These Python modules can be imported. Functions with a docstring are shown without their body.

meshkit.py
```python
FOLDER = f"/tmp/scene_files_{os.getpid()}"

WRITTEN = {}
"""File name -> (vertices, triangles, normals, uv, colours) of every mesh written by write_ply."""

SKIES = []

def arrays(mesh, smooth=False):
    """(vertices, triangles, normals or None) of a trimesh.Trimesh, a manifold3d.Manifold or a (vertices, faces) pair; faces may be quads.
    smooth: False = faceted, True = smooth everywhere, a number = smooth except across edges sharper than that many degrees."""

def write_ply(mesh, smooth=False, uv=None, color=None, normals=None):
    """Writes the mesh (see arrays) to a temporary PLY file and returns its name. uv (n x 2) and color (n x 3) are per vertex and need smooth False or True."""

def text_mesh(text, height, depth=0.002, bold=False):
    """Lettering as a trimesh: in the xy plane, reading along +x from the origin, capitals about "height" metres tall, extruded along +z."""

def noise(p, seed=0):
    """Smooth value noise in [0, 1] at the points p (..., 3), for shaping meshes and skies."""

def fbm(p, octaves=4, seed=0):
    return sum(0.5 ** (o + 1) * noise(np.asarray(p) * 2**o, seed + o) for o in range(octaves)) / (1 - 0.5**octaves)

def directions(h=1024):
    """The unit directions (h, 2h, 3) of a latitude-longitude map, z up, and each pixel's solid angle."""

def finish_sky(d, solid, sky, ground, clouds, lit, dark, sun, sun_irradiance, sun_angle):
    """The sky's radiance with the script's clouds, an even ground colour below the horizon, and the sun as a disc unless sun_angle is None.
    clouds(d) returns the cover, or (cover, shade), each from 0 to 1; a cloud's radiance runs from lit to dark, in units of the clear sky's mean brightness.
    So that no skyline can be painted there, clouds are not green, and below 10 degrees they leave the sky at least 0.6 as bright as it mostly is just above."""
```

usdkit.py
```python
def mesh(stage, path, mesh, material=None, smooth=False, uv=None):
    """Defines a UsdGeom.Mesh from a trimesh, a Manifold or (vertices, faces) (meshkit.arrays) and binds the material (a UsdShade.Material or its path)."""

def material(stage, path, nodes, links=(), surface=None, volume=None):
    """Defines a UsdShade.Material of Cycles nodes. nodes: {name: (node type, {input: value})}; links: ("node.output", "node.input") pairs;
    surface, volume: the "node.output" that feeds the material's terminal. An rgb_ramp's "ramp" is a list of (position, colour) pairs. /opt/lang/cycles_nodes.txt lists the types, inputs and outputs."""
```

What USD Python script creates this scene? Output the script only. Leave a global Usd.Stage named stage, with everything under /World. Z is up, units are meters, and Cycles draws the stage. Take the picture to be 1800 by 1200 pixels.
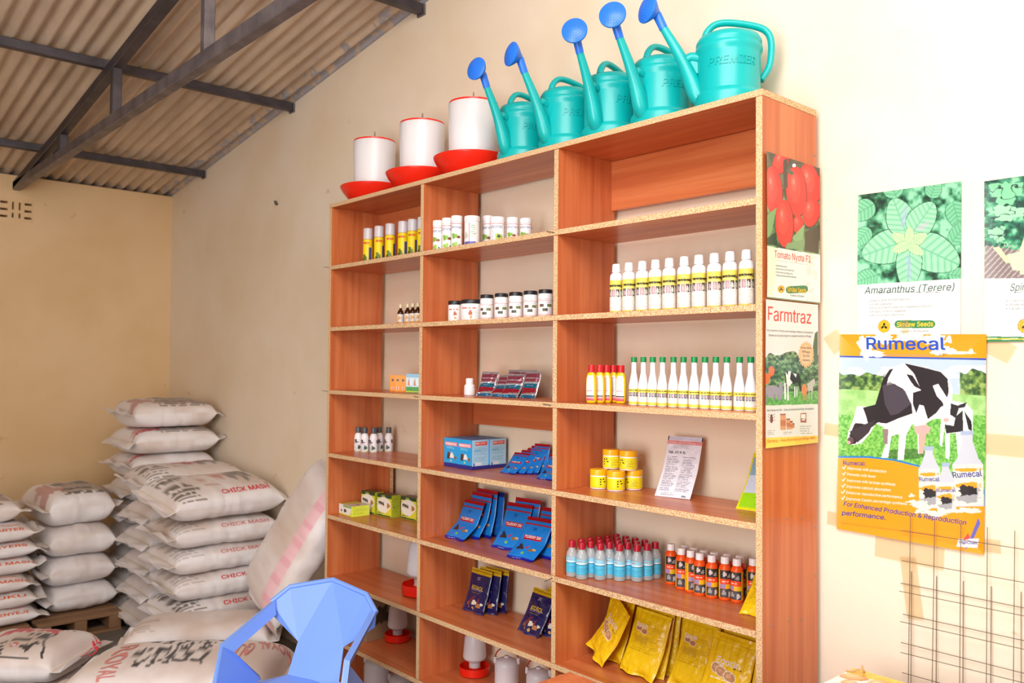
import math, random
import numpy as np
import trimesh, manifold3d, shapely
from shapely.geometry import Polygon, box as sbox
from pxr import Usd, UsdGeom, UsdLux, UsdShade, Gf, Sdf, Vt
import usdkit, meshkit

stage = Usd.Stage.CreateInMemory()
UsdGeom.SetStageUpAxis(stage, UsdGeom.Tokens.z)
UsdGeom.SetStageMetersPerUnit(stage, 1.0)
UsdGeom.Xform.Define(stage, '/World')
UsdGeom.Scope.Define(stage, '/World/Looks')

# ---------------------------------------------------------------- camera, light, exposure
CAM = (3.6874, -2.0886, 1.6586)
YAW, PITCH, ROLL = -0.84065, 0.02714, 0.007976
EXPOSURE = -0.17
cam = UsdGeom.Camera.Define(stage, '/World/camera')
fw = np.array([math.sin(YAW) * math.cos(PITCH), math.cos(YAW) * math.cos(PITCH), math.sin(PITCH)])
rt0 = np.array([math.cos(YAW), -math.sin(YAW), 0.0]); up0 = np.cross(rt0, fw)
rt = math.cos(ROLL) * rt0 + math.sin(ROLL) * up0
up = -math.sin(ROLL) * rt0 + math.cos(ROLL) * up0
cam.AddTransformOp().Set(Gf.Matrix4d(*rt, 0, *up, 0, *(-fw), 0, *CAM, 1))
cam.CreateHorizontalApertureAttr(36.0); cam.CreateVerticalApertureAttr(24.0)
cam.CreateFocalLengthAttr(29.675)
cam.CreateFStopAttr(3.2); cam.CreateFocusDistanceAttr(2.9)
cam.CreateClippingRangeAttr(Gf.Vec2f(0.05, 200))
cam.CreateExposureAttr(EXPOSURE)

def look_at_matrix(pos, target):
    p, t = np.array(pos, float), np.array(target, float)
    z = p - t; z /= np.linalg.norm(z)
    x = np.cross([0, 0, 1], z); x /= np.linalg.norm(x)
    y = np.cross(z, x)
    return Gf.Matrix4d(*x, 0, *y, 0, *z, 0, *p, 1)

def rect_light(name, pos, target, w, h, power, color=(1, 1, 1)):
    l = UsdLux.RectLight.Define(stage, '/World/' + name)
    l.CreateWidthAttr(w); l.CreateHeightAttr(h); l.CreateIntensityAttr(power)
    l.CreateColorAttr(Gf.Vec3f(*color))
    l.AddTransformOp().Set(look_at_matrix(pos, target))
    return l
# the photographer's flash bounced off the roof above the camera, and an added fill light behind it that brightens the shelf bays
rect_light('bounce_flash', (3.4, -1.9, 3.3), (1.6, 0.3, 1.0), 2.2, 1.4, 11.5, (1.0, 0.98, 0.95))
rect_light('front_fill', (2.5, -4.1, 1.6), (0.2, 0.3, 1.5), 2.6, 2.2, 11.5, (0.97, 0.99, 1.0))
_d = UsdLux.DomeLight.Define(stage, '/World/sky'); _d.CreateIntensityAttr(0.35); _d.CreateColorAttr(Gf.Vec3f(.85, .93, 1.0))

# ---------------------------------------------------------------- helpers
rng = np.random.default_rng(7)
random.seed(7)
USED = {}
def uniq(parent, name):
    k = parent + '/' + name
    n = USED.get(k, 0); USED[k] = n + 1
    return k if n == 0 else f'{k}_{n:03d}'

def lin(c):
    if isinstance(c, str):
        c = [int(c[i:i + 2], 16) / 255 for i in (0, 2, 4)]
    c = np.asarray(c, float)
    return np.where(c <= .04045, c / 12.92, ((c + .055) / 1.055) ** 2.4)

def tag(path, label=None, cat=None, group=None, kind=None):
    p = stage.GetPrimAtPath(path)
    for k, v in (('label', label), ('category', cat), ('group', group), ('kind', kind)):
        if v: p.SetCustomDataByKey(k, v)
    return path

def place(x, loc=(0, 0, 0), rotz=0.0, m=None, scale=None):
    if m is not None:
        x.AddTransformOp().Set(m)
    else:
        x.AddTranslateOp().Set(Gf.Vec3d(*map(float, loc)))
        x.AddRotateZOp().Set(math.degrees(rotz))
        if scale is not None: x.AddScaleOp().Set(Gf.Vec3f(*map(float, scale)))

def thing(name, label, cat, loc=(0, 0, 0), rotz=0.0, group=None, m=None, kind=None, scale=None):
    path = uniq('/World', name)
    place(UsdGeom.Xform.Define(stage, path), loc, rotz, m, scale)
    return tag(path, label, cat, group, kind)

def obj(name, mesh, mat, parent='/World', smooth=False, paint=None, label=None):
    path = uniq(parent, name)
    pr = usdkit.mesh(stage, path, mesh, '/World/Looks/' + mat, smooth=smooth)
    if paint is not None:
        UsdGeom.PrimvarsAPI(pr).CreatePrimvar('paint', Sdf.ValueTypeNames.Color3fArray, 'vertex').Set(Vt.Vec3fArray.FromNumpy(np.asarray(paint, np.float32)))
    if label: tag(path, label)
    return path

def sub(parent, name='x'):
    pass

def dup(src, label, loc, rotz=0.0, group=None, m=None, scale=None):
    s = stage.GetPrimAtPath(src)
    base = src.rsplit('/', 1)[1]
    if base[-4:-3] == '_' and base[-3:].isdigit(): base = base[:-4]
    path = uniq('/World', base)
    x = UsdGeom.Xform.Define(stage, path)
    x.GetPrim().GetReferences().AddInternalReference(src)
    x.ClearXformOpOrder()
    x.GetPrim().SetInstanceable(True)
    if m is not None: x.MakeMatrixXform().Set(m)
    else:
        mm = Gf.Matrix4d(1.0)
        if scale is not None: mm = Gf.Matrix4d().SetScale(Gf.Vec3d(*map(float, scale)))
        mm = mm * Gf.Matrix4d().SetRotate(Gf.Rotation(Gf.Vec3d(0, 0, 1), math.degrees(rotz))) * Gf.Matrix4d().SetTranslate(Gf.Vec3d(*map(float, loc)))
        x.MakeMatrixXform().Set(mm)
    cat = s.GetCustomDataByKey('category')
    tag(path, label, cat, group or s.GetCustomDataByKey('group'))
    return path

def mtx(loc=(0, 0, 0), rz=0, ry=0, rx=0):
    """local -> world: rotate about x, then y, then z, then move (radians)"""
    R = lambda a, d: Gf.Matrix4d().SetRotate(Gf.Rotation(Gf.Vec3d(*a), math.degrees(d)))
    return R((1, 0, 0), rx) * R((0, 1, 0), ry) * R((0, 0, 1), rz) * Gf.Matrix4d().SetTranslate(Gf.Vec3d(*map(float, loc)))

# ---- meshes
def cat(*ms):
    ms = [m for m in ms if m is not None]
    v, f, n = [], [], 0
    for m in ms:
        v.append(np.asarray(m.vertices)); f.append(np.asarray(m.faces) + n); n += len(m.vertices)
    return trimesh.Trimesh(np.vstack(v), np.vstack(f), process=False)

def bx(x0, x1, y0, y1, z0, z1, ch=0.0):
    if ch <= 0:
        m = trimesh.creation.box([x1 - x0, y1 - y0, z1 - z0])
        m.apply_translation([(x0 + x1) / 2, (y0 + y1) / 2, (z0 + z1) / 2]); return m
    pts = []
    for sx, (xa, xb) in ((0, (x0, x0 + ch)), (1, (x1, x1 - ch))):
        for sy, (ya, yb) in ((0, (y0, y0 + ch)), (1, (y1, y1 - ch))):
            for sz, (za, zb) in ((0, (z0, z0 + ch)), (1, (z1, z1 - ch))):
                pts += [(xa, yb, zb), (xb, ya, zb), (xb, yb, za)]
    return trimesh.Trimesh(pts, process=False).convex_hull

def lathe(prof, n=32):
    """prof: (r, z) from bottom to top; ends closed where r is 0"""
    prof = np.array(prof, float)
    th = np.linspace(0, 2 * np.pi, n, endpoint=False)
    k = len(prof)
    v = np.stack([prof[:, None, 0] * np.sin(th), -prof[:, None, 0] * np.cos(th), np.repeat(prof[:, 1:2], n, 1)], -1).reshape(-1, 3)
    f = []
    a = np.arange(n); b = (a + 1) % n
    for i in range(k - 1):
        p, q = i * n, (i + 1) * n
        if prof[i, 0] > 1e-9: f.append(np.stack([p + a, p + b, q + b], 1))
        if prof[i + 1, 0] > 1e-9: f.append(np.stack([p + a, q + b, q + a], 1))
    m = trimesh.Trimesh(v, np.vstack(f), process=False)
    m.merge_vertices(); m.remove_unreferenced_vertices()
    return m

def sleeve(r, z0, z1, a0=-math.pi, a1=math.pi, n=48, nz=24, squash=1.0):
    """label wrapped round a bottle; returns mesh, s (metres from the front), z"""
    th = np.linspace(a0, a1, n + 1); z = np.linspace(z0, z1, nz + 1)
    T, Z = np.meshgrid(th, z)
    rr = r if np.isscalar(r) else np.interp(Z, r[0], r[1])
    v = np.stack([rr * np.sin(T), -squash * rr * np.cos(T), Z], -1).reshape(-1, 3)
    i = np.arange(nz)[:, None] * (n + 1) + np.arange(n)[None]
    i = i.ravel()
    f = np.vstack([np.stack([i, i + 1, i + n + 2], 1), np.stack([i, i + n + 2, i + n + 1], 1)])
    return trimesh.Trimesh(v, f, process=False), (T * (r if np.isscalar(r) else r[1][0])).ravel(), Z.ravel()

def tube(pts, r, n=10, closed=False, caps=True):
    pts = np.array(pts, float); k = len(pts)
    r = np.full(k, r) if np.isscalar(r) else np.array(r, float)
    if closed:
        tan = np.roll(pts, -1, 0) - np.roll(pts, 1, 0)
    else:
        tan = np.gradient(pts, axis=0)
    tan /= np.linalg.norm(tan, axis=1)[:, None]
    a = np.array([0, 0, 1.0]) if abs(tan[0, 2]) < .9 else np.array([1.0, 0, 0])
    u = np.cross(tan[0], a); u /= np.linalg.norm(u)
    V = []
    th = np.linspace(0, 2 * np.pi, n, endpoint=False)
    for i in range(k):
        u = u - tan[i] * (u @ tan[i]); u /= np.linalg.norm(u)
        w = np.cross(tan[i], u)
        V.append(pts[i] + r[i] * (np.cos(th)[:, None] * u + np.sin(th)[:, None] * w))
    v = np.vstack(V); f = []
    a_ = np.arange(n); b_ = (a_ + 1) % n
    for i in range(k if closed else k - 1):
        p, q = i * n, ((i + 1) % k) * n
        f += [np.stack([p + a_, p + b_, q + b_], 1), np.stack([p + a_, q + b_, q + a_], 1)]
    if not closed and caps:
        v = np.vstack([v, pts[0], pts[-1]]); c0, c1 = len(v) - 2, len(v) - 1
        f += [np.stack([np.full(n, c0), b_, a_], 1), np.stack([np.full(n, c1), (k - 1) * n + a_, (k - 1) * n + b_], 1)]
    return trimesh.Trimesh(v, np.vstack(f), process=False)

def bez(p, n=12):
    """Catmull-Rom through the points"""
    p = np.array(p, float); P = np.vstack([2 * p[0] - p[1], p, 2 * p[-1] - p[-2]]); out = []
    for i in range(1, len(P) - 2):
        t = np.linspace(0, 1, n, endpoint=False)[:, None]
        a, b, c, d = P[i - 1], P[i], P[i + 1], P[i + 2]
        out.append(.5 * (2 * b + (c - a) * t + (2 * a - 5 * b + 4 * c - d) * t ** 2 + (3 * b - a - 3 * c + d) * t ** 3))
    return np.vstack(out + [p[-1:]])

def bar(p, q, w, h, upv=(0, 0, 1)):
    """rectangular section bar from p to q: w across, h along upv"""
    p, q = np.array(p, float), np.array(q, float); t = q - p; L = np.linalg.norm(t); t /= L
    u = np.array(upv, float); u -= t * (u @ t); u /= np.linalg.norm(u); s = np.cross(t, u)
    m = bx(0, L, -w / 2, w / 2, -h / 2, h / 2, min(w, h) * .08)
    M = np.eye(4); M[:3, 0] = t; M[:3, 1] = -s; M[:3, 2] = u; M[:3, 3] = p
    m.apply_transform(M); return m

def prism(pts2, z0, z1):
    m = trimesh.creation.extrude_polygon(Polygon(pts2), z1 - z0, engine='earcut'); m.apply_translation([0, 0, z0]); return m

def shell(verts, faces, t):
    """faceted sheet with thickness t behind its front"""
    v = np.array(verts, float); tri = []
    for f in faces:
        for k in range(1, len(f) - 1): tri.append((f[0], f[k], f[k + 1]))
    tri = np.array(tri)
    n = np.zeros_like(v); fn = np.cross(v[tri[:, 1]] - v[tri[:, 0]], v[tri[:, 2]] - v[tri[:, 0]]); fn /= np.linalg.norm(fn, axis=1)[:, None] + 1e-12
    for k in range(3): np.add.at(n, tri[:, k], fn)
    n /= np.linalg.norm(n, axis=1)[:, None] + 1e-12
    e = {}
    for a, b, c in tri:
        for p, q in ((a, b), (b, c), (c, a)): e[(p, q)] = 1
    side = [(p, q) for (p, q) in e if (q, p) not in e]
    N = len(v); F = list(map(tuple, tri)) + [(a + N, c + N, b + N) for a, b, c in tri]
    for p, q in side: F += [(q, p, p + N), (q, p + N, q + N)]
    return trimesh.Trimesh(np.vstack([v, v - n * t]), np.array(F), process=False)

# ---- lettering
_TXT = {}
def flat_text(s, h=1.0, bold=False):
    k = (s, bold)
    if k not in _TXT:
        m = meshkit.text_mesh(s, 1.0, .02, bold)
        keep = m.face_normals[:, 2] > .5
        m = trimesh.Trimesh(m.vertices, m.faces[keep], process=False); m.remove_unreferenced_vertices()
        v = np.array(m.vertices); v[:, 2] = 0; v[:, 0] -= v[:, 0].min()
        _TXT[k] = (v, np.array(m.faces))
    v, f = _TXT[k]
    return trimesh.Trimesh(v * h, f, process=False)

def text_line(s, h, width=None, bold=False, center=True, shear=0.0):
    """flat letters, baseline y=0; width squeezes the line to that length"""
    m = flat_text(s, h, bold); v = np.array(m.vertices)
    w = v[:, 0].max() - v[:, 0].min()
    if width: v[:, 0] *= width / w; w = width
    v[:, 0] += shear * v[:, 1]
    if center: v[:, 0] -= w / 2
    return trimesh.Trimesh(v, m.faces, process=False)

def wrap(m, fn, edge=None):
    v, f = np.array(m.vertices), np.array(m.faces)
    if edge:
        v, f = trimesh.remesh.subdivide_to_size(v, f, edge, max_iter=12)
    return trimesh.Trimesh(fn(v[:, 0], v[:, 1]), f, process=False)

def lines_mask(x, y, x0, x1, y0, y1, n, seed=0, fill=.62, dash=.004):
    """rows of tiny unreadable print"""
    row = np.floor((y - y0) / (y1 - y0) * n)
    fr = (y - y0) / (y1 - y0) * n - row
    h = np.sin((np.floor(x / dash) * 12.9898 + row * 78.233 + seed * 3.7)) * 43758.5453
    h = h - np.floor(h)
    end = np.sin(row * 5.1 + seed) * .5 + .5
    return (x >= x0) & (x <= x0 + (x1 - x0) * (.7 + .3 * end)) & (y >= y0) & (y <= y1) & (fr > .3) & (fr < .75) & (h < fill + .2)

class Art:
    """flat print: colours at points x, y"""
    def __init__(self, x, y, base):
        self.x, self.y = np.asarray(x, float), np.asarray(y, float)
        self.c = np.tile(lin(base), (len(self.x), 1))
    def mask(self, m, col, a=1.0):
        self.c[m] = self.c[m] * (1 - a) + lin(col) * a if isinstance(col, (str, tuple, list)) else col[m]
        return self
    def rect(self, x0, x1, y0, y1, col, a=1.0):
        return self.mask((self.x >= x0) & (self.x <= x1) & (self.y >= y0) & (self.y <= y1), col, a)
    def ell(self, cx, cy, rx, ry, col, rot=0.0, a=1.0):
        c, s = math.cos(rot), math.sin(rot); dx, dy = self.x - cx, self.y - cy
        return self.mask(((c * dx + s * dy) / rx) ** 2 + ((-s * dx + c * dy) / ry) ** 2 < 1, col, a)
    def poly(self, pts, col, a=1.0):
        return self.mask(shapely.contains_xy(Polygon(pts).buffer(0), self.x, self.y), col, a)
    def lines(self, x0, x1, y0, y1, n, col, seed=0, dash=.004, a=1.0):
        return self.mask(lines_mask(self.x, self.y, x0, x1, y0, y1, n, seed, dash=dash), col, a)
    def blob(self, cx, cy, rx, ry, col, seed=0, rough=.35, a=1.0):
        ang = np.arctan2((self.y - cy) / ry, (self.x - cx) / rx); d = np.hypot((self.x - cx) / rx, (self.y - cy) / ry)
        k = 1 + rough * (np.sin(3 * ang + seed) * .5 + np.sin(7 * ang + 2.1 * seed) * .3 + np.sin(13 * ang + 1.3 * seed) * .2)
        return self.mask(d < k, col, a)

# ---- materials
def mat(name, color, rough=.5, **kw):
    usdkit.material(stage, '/World/Looks/' + name, {'p': ('principled_bsdf', dict(base_color=tuple(lin(color)), roughness=rough, **kw))}, [], surface='p.BSDF')
def painted(name, rough=.5, **kw):
    usdkit.material(stage, '/World/Looks/' + name, {'a': ('attribute', {'attribute': 'paint'}), 'p': ('principled_bsdf', dict(roughness=rough, **kw))}, [('a.color', 'p.base_color')], surface='p.BSDF')
def noisy(name, stops, scale=(8, 8, 8), rough=.5, detail=4, bump=0.0, coord='object', distortion=0.0, **kw):
    nodes = {'t': ('texture_coordinate', {}), 'm': ('mapping', {'mapping_type': 'point', 'scale': scale}),
             'n': ('noise_texture', {'scale': 1.0, 'detail': detail, 'roughness': .6, 'distortion': distortion}),
             'r': ('rgb_ramp', {'ramp': [(p, tuple(lin(c))) for p, c in stops]}), 'p': ('principled_bsdf', dict(roughness=rough, **kw))}
    links = [(f't.{coord}', 'm.vector'), ('m.vector', 'n.vector'), ('n.fac', 'r.fac'), ('r.color', 'p.base_color')]
    if bump:
        nodes['b'] = ('bump', {'strength': bump, 'distance': .01}); links += [('n.fac', 'b.height'), ('b.normal', 'p.normal')]
    usdkit.material(stage, '/World/Looks/' + name, nodes, links, surface='p.BSDF')
# ---------------------------------------------------------------- looks
def wall_material(name, base, dark):
    usdkit.material(stage, '/World/Looks/' + name, {
        't': ('texture_coordinate', {}), 'n': ('noise_texture', {'scale': 1.3, 'detail': 5.0, 'roughness': .6}),
        'r': ('rgb_ramp', {'ramp': [(.35, tuple(lin(dark))), (.6, tuple(lin(base)))]}),
        'n2': ('noise_texture', {'scale': 9.0, 'detail': 3.0, 'roughness': .55, 'distortion': .6}),
        'r2': ('rgb_ramp', {'ramp': [(.70, (0, 0, 0)), (.76, (1, 1, 1))]}),
        'mx': ('mix_color', {'b': tuple(lin('a8835a'))}), 'ms': ('math', {'math_type': 'multiply', 'value2': .45}),
        'n3': ('noise_texture', {'scale': 60.0, 'detail': 4.0}), 'b': ('bump', {'strength': .12, 'distance': .004}),
        'p': ('principled_bsdf', {'roughness': .62})},
        [('t.object', 'n.vector'), ('t.object', 'n2.vector'), ('t.object', 'n3.vector'), ('n.fac', 'r.fac'), ('n2.fac', 'r2.fac'), ('r2.color', 'ms.value1'),
         ('ms.value', 'mx.fac'), ('r.color', 'mx.a'), ('mx.result', 'p.base_color'), ('n3.fac', 'b.height'), ('b.normal', 'p.normal')], surface='p.BSDF')
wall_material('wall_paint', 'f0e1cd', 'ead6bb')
wall_material('wall_paint_dimmed', 'e6c69a', 'dfbb8b')  # same wall paint, coloured darker to stand in for light falling off
noisy('floor_concrete', [(.3, '6b625a'), (.7, '8d8479')], (5, 5, 5), .8, 6, .2)
def roof_material():
    usdkit.material(stage, '/World/Looks/roof_sheet', {
        'g': ('geometry', {}), 'm': ('mapping', {'mapping_type': 'point', 'scale': (2.0, 9.0, 2.0)}),
        'n': ('noise_texture', {'scale': 1.0, 'detail': 4.0, 'roughness': .6}),
        'r': ('rgb_ramp', {'ramp': [(.3, tuple(lin('b8a18c'))), (.7, tuple(lin('dcc6ae')))]}),
        's': ('separate_xyz', {}), 'e1': ('map_range', {'from_min': .02, 'from_max': .36, 'to_min': 0.0, 'to_max': .42, 'clamp': True}),
        'e2': ('map_range', {'from_min': -2.75, 'from_max': -3.1, 'to_min': 0.0, 'to_max': .3, 'clamp': True}), 'e': ('math', {'math_type': 'maximum'}),
        'n2': ('noise_texture', {'scale': 14.0, 'detail': 5.0, 'roughness': .65}), 'ad': ('math', {'math_type': 'add'}),
        'r2': ('rgb_ramp', {'ramp': [(.80, (0, 0, 0)), (.86, (1, 1, 1))]}),
        'mx': ('mix_color', {'b': tuple(lin('a5a3ab'))}),
        'p': ('principled_bsdf', {'roughness': .5, 'metallic': .1})},
        [('g.position', 'm.vector'), ('m.vector', 'n.vector'), ('n.fac', 'r.fac'), ('g.position', 's.vector'), ('s.y', 'e1.value'), ('s.x', 'e2.value'), ('e1.result', 'e.value1'), ('e2.result', 'e.value2'),
         ('g.position', 'n2.vector'), ('n2.fac', 'ad.value1'), ('e.value', 'ad.value2'), ('ad.value', 'r2.fac'), ('r2.color', 'mx.fac'), ('r.color', 'mx.a'), ('mx.result', 'p.base_color')], surface='p.BSDF')
roof_material()
noisy('steel', [(.3, '3d3a40'), (.7, '5b555a')], (9, 9, 9), .45, 4, 0, metallic=.5)
noisy('steel_pale', [(.3, '5a565c'), (.7, '857d80')], (9, 9, 9), .45, 4, 0, metallic=.5)
def wood(name, sc):
    usdkit.material(stage, '/World/Looks/' + name, {
        't': ('texture_coordinate', {}), 'm': ('mapping', {'mapping_type': 'point', 'scale': sc}),
        'n': ('noise_texture', {'scale': 1.0, 'detail': 5.0, 'roughness': .6, 'distortion': .5}),
        'r': ('rgb_ramp', {'ramp': [(.25, tuple(lin('b25a34'))), (.45, tuple(lin('c2683b'))), (.55, tuple(lin('cb7344'))), (.75, tuple(lin('d68353')))]}),
        'p': ('principled_bsdf', {'roughness': .32, 'specular_ior_level': .5})},
        [('t.object', 'm.vector'), ('m.vector', 'n.vector'), ('n.fac', 'r.fac'), ('r.color', 'p.base_color')], surface='p.BSDF')
wood('laminate_lengthwise', (.9, 22, 22)); wood('laminate_upright', (22, 22, .9))
noisy('chipboard', [(.35, 'ad8258'), (.5, 'd9b184'), (.65, 'eed0a8')], (260, 260, 260), .8, 3, .25)
painted('print_gloss', .3); painted('print_satin', .45); painted('print_matt', .7)
painted('print_foil', .22, specular_ior_level=.7); painted('print_chrome', .22, metallic=.45)
painted('woven_sack', .62, sheen_weight=.15)
for n, c, r in [('white_plastic', 'f4f2f4', .35), ('black_plastic', '1d1f25', .4), ('red_plastic', 'e8220f', .3), ('blue_rose', '2678ee', .35), ('green_cap', '0f8a45', .35), ('red_cap', 'd01a26', .35), ('crimson_cap', 'b3122c', .35),
                ('yellow_plastic', 'f4c40c', .3), ('amber_plastic', 'f7b40e', .35), ('orange_plastic', 'f2560e', .3), ('cream_cap', 'e8d9b0', .5), ('steel_wire', '6a5c4a', .5), ('rust_wire', '5d4a35', .6),
                ('nail', '4c443c', .5), ('carton', 'b58d62', .8), ('ink_black', '2b2526', .6), ('ink_red', 'd83a44', .6), ('ink_faint_red', 'd98b86', .6), ('ink_orange', 'e0642e', .6), ('ink_blue', '1747b4', .5), ('ink_navy', '34418f', .5), ('ink_white', 'f4f2ee', .5),
                ('ink_yellow', 'f0c52a', .5), ('ink_gold', 'd9b226', .5), ('ink_green', '154a3a', .5), ('ink_grey', '686e72', .6), ('ink_scarlet', 'e5412d', .5), ('hook_wire', '8d8278', .4), ('brown_tape', 'c7a06c', .3), ('string_red', 'b02a20', .4)]:
    mat(n, c, r)
mat('ink_lilac', 'f0dede', .4)
mat('teal_plastic', '05b4b4', .33, subsurface_weight=.12, subsurface_scale=.02, subsurface_radius=(.2, 1, 1))
mat('milky_plastic', 'f3f1f5', .32, subsurface_weight=.25, subsurface_scale=.03, subsurface_radius=(1, 1, 1))
mat('chair_plastic', '7aa2f6', .42)
mat('milky_grey', 'd9d3d8', .4, subsurface_weight=.2, subsurface_scale=.02, subsurface_radius=(1, 1, 1))
mat('frosted_cap', 'e2e2ea', .3, subsurface_weight=.3, subsurface_scale=.02, subsurface_radius=(1, 1, 1))
usdkit.material(stage, '/World/Looks/clear_plastic', {'t': ('transparent_bsdf', {'color': (.95, .97, .98)}), 'g': ('principled_bsdf', {'base_color': (.72, .77, .80), 'roughness': .12, 'specular_ior_level': .8}), 'x': ('mix_closure', {'fac': .42})}, [('t.BSDF', 'x.closure1'), ('g.BSDF', 'x.closure2')], surface='x.closure')
mat('amber_glass', '3a1a08', .1)
mat('grey_cap', '51565c', .3)
mat('pallet_wood', '8f6b4c', .8)
mat('drum_red', 'ef2a17', .28)
def clear_tape():
    usdkit.material(stage, '/World/Looks/clear_tape', {'t': ('transparent_bsdf', {'color': (.97, .94, .88)}), 'g': ('principled_bsdf', {'base_color': tuple(lin('e6d2ae')), 'roughness': .25}), 'x': ('mix_closure', {'fac': .08})},
                    [('t.BSDF', 'x.closure1'), ('g.BSDF', 'x.closure2')], surface='x.closure')
clear_tape()

# ---------------------------------------------------------------- the room
WY, WX = 0.33, -3.05            # inner faces of the back wall and the far end wall
RX, FY = 4.9, -4.2
roof_z = lambda x: 2.972 + .1392 * (np.asarray(x) - WX)
def struct(path): return tag(path, kind='structure')
# back wall with its sloping top
pts = [(WX - .25, -.05), (RX + .2, -.05), (RX + .2, float(roof_z(RX + .2)) - .004), (WX - .25, float(roof_z(WX - .25)) - .004)]
m = prism(pts, 0, .2)
v = np.array(m.vertices); m = trimesh.Trimesh(np.stack([v[:, 0], WY + .2 - v[:, 2], v[:, 1]], 1), m.faces[:, ::-1], process=False)
m.fix_normals()
struct(obj('wall_back', m, 'wall_paint'))
# end wall, with an opening for the vent block
VY0, VY1, VZ0, VZ1 = -.862, -.638, 2.632, 2.80
top = float(roof_z(WX)) - .012
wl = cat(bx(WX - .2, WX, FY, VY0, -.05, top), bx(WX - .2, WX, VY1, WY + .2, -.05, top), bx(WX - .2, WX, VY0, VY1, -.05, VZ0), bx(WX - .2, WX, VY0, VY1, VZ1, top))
struct(obj('wall_left', wl, 'wall_paint_dimmed'))
struct(obj('wall_right', bx(RX, RX + .2, FY, WY + .2, -.05, 3.9), 'wall_paint'))
struct(obj('wall_front', bx(WX - .2, RX + .2, FY - .2, FY, -.05, 3.9), 'wall_paint'))
struct(obj('floor', bx(WX - .2, RX + .2, FY - .2, WY + .2, -.08, 0), 'floor_concrete'))
# vent block with its blind slots
vent = thing('vent_block', 'painted concrete vent block with ten dark slots, below the roof truss', 'vent', (WX, (VY0 + VY1) / 2, VZ0))
hw, hh = (VY1 - VY0) / 2, VZ1 - VZ0
blk = manifold3d.Manifold.cube([.15, 2 * hw, hh]).translate([-.15, -hw, 0])
slots = [(-.098, -.052, z) for z in (.026, .075, .124)] + [(.052, .098, z) for z in (.026, .075, .124)]
for a, b, z in slots: blk -= manifold3d.Manifold.cube([.14, b - a, .016]).translate([-.139, a, z])
for y in (-.026, .016):
    for z0, z1 in ((.028, .062), (.085, .14)): blk -= manifold3d.Manifold.cube([.14, .012, z1 - z0]).translate([-.139, y, z0])
obj('block', blk, 'wall_paint_dimmed', vent)
# roof: overlapping corrugated sheets, ribs running up the slope
ceil = uniq('/World', 'ceiling'); UsdGeom.Xform.Define(stage, ceil); tag(ceil, kind='structure', label='corrugated iron roof sheets on steel purlins')
PITCH_C = .076
def roof_sheet(y1, n, dz):
    y = y1 - np.arange(n * 8 + 1) * PITCH_C / 8
    prof = .0135 * np.cos(2 * np.pi * (y - .3) / PITCH_C) + .0135
    xs = np.array([WX - .35, RX + .3]); k = len(y)
    V = []
    for off in (0, .0012):
        for x in xs: V.append(np.stack([np.full(k, x), y, roof_z(x) + prof + dz + off], 1))
    V = np.vstack(V); i = np.arange(k - 1); F = []
    F += [np.stack([i, i + 1, k + i + 1], 1), np.stack([i, k + i + 1, k + i], 1)]
    F += [np.stack([2 * k + i, 3 * k + i + 1, 2 * k + i + 1], 1), np.stack([2 * k + i, 3 * k + i, 3 * k + i + 1], 1)]
    return trimesh.Trimesh(V, np.vstack(F), process=False)
y = .38
for s in range(7):
    obj('roof_sheet', roof_sheet(y, 10, .003 * (s % 2)), 'roof_sheet', ceil, smooth=True); y -= 9 * PITCH_C
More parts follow.
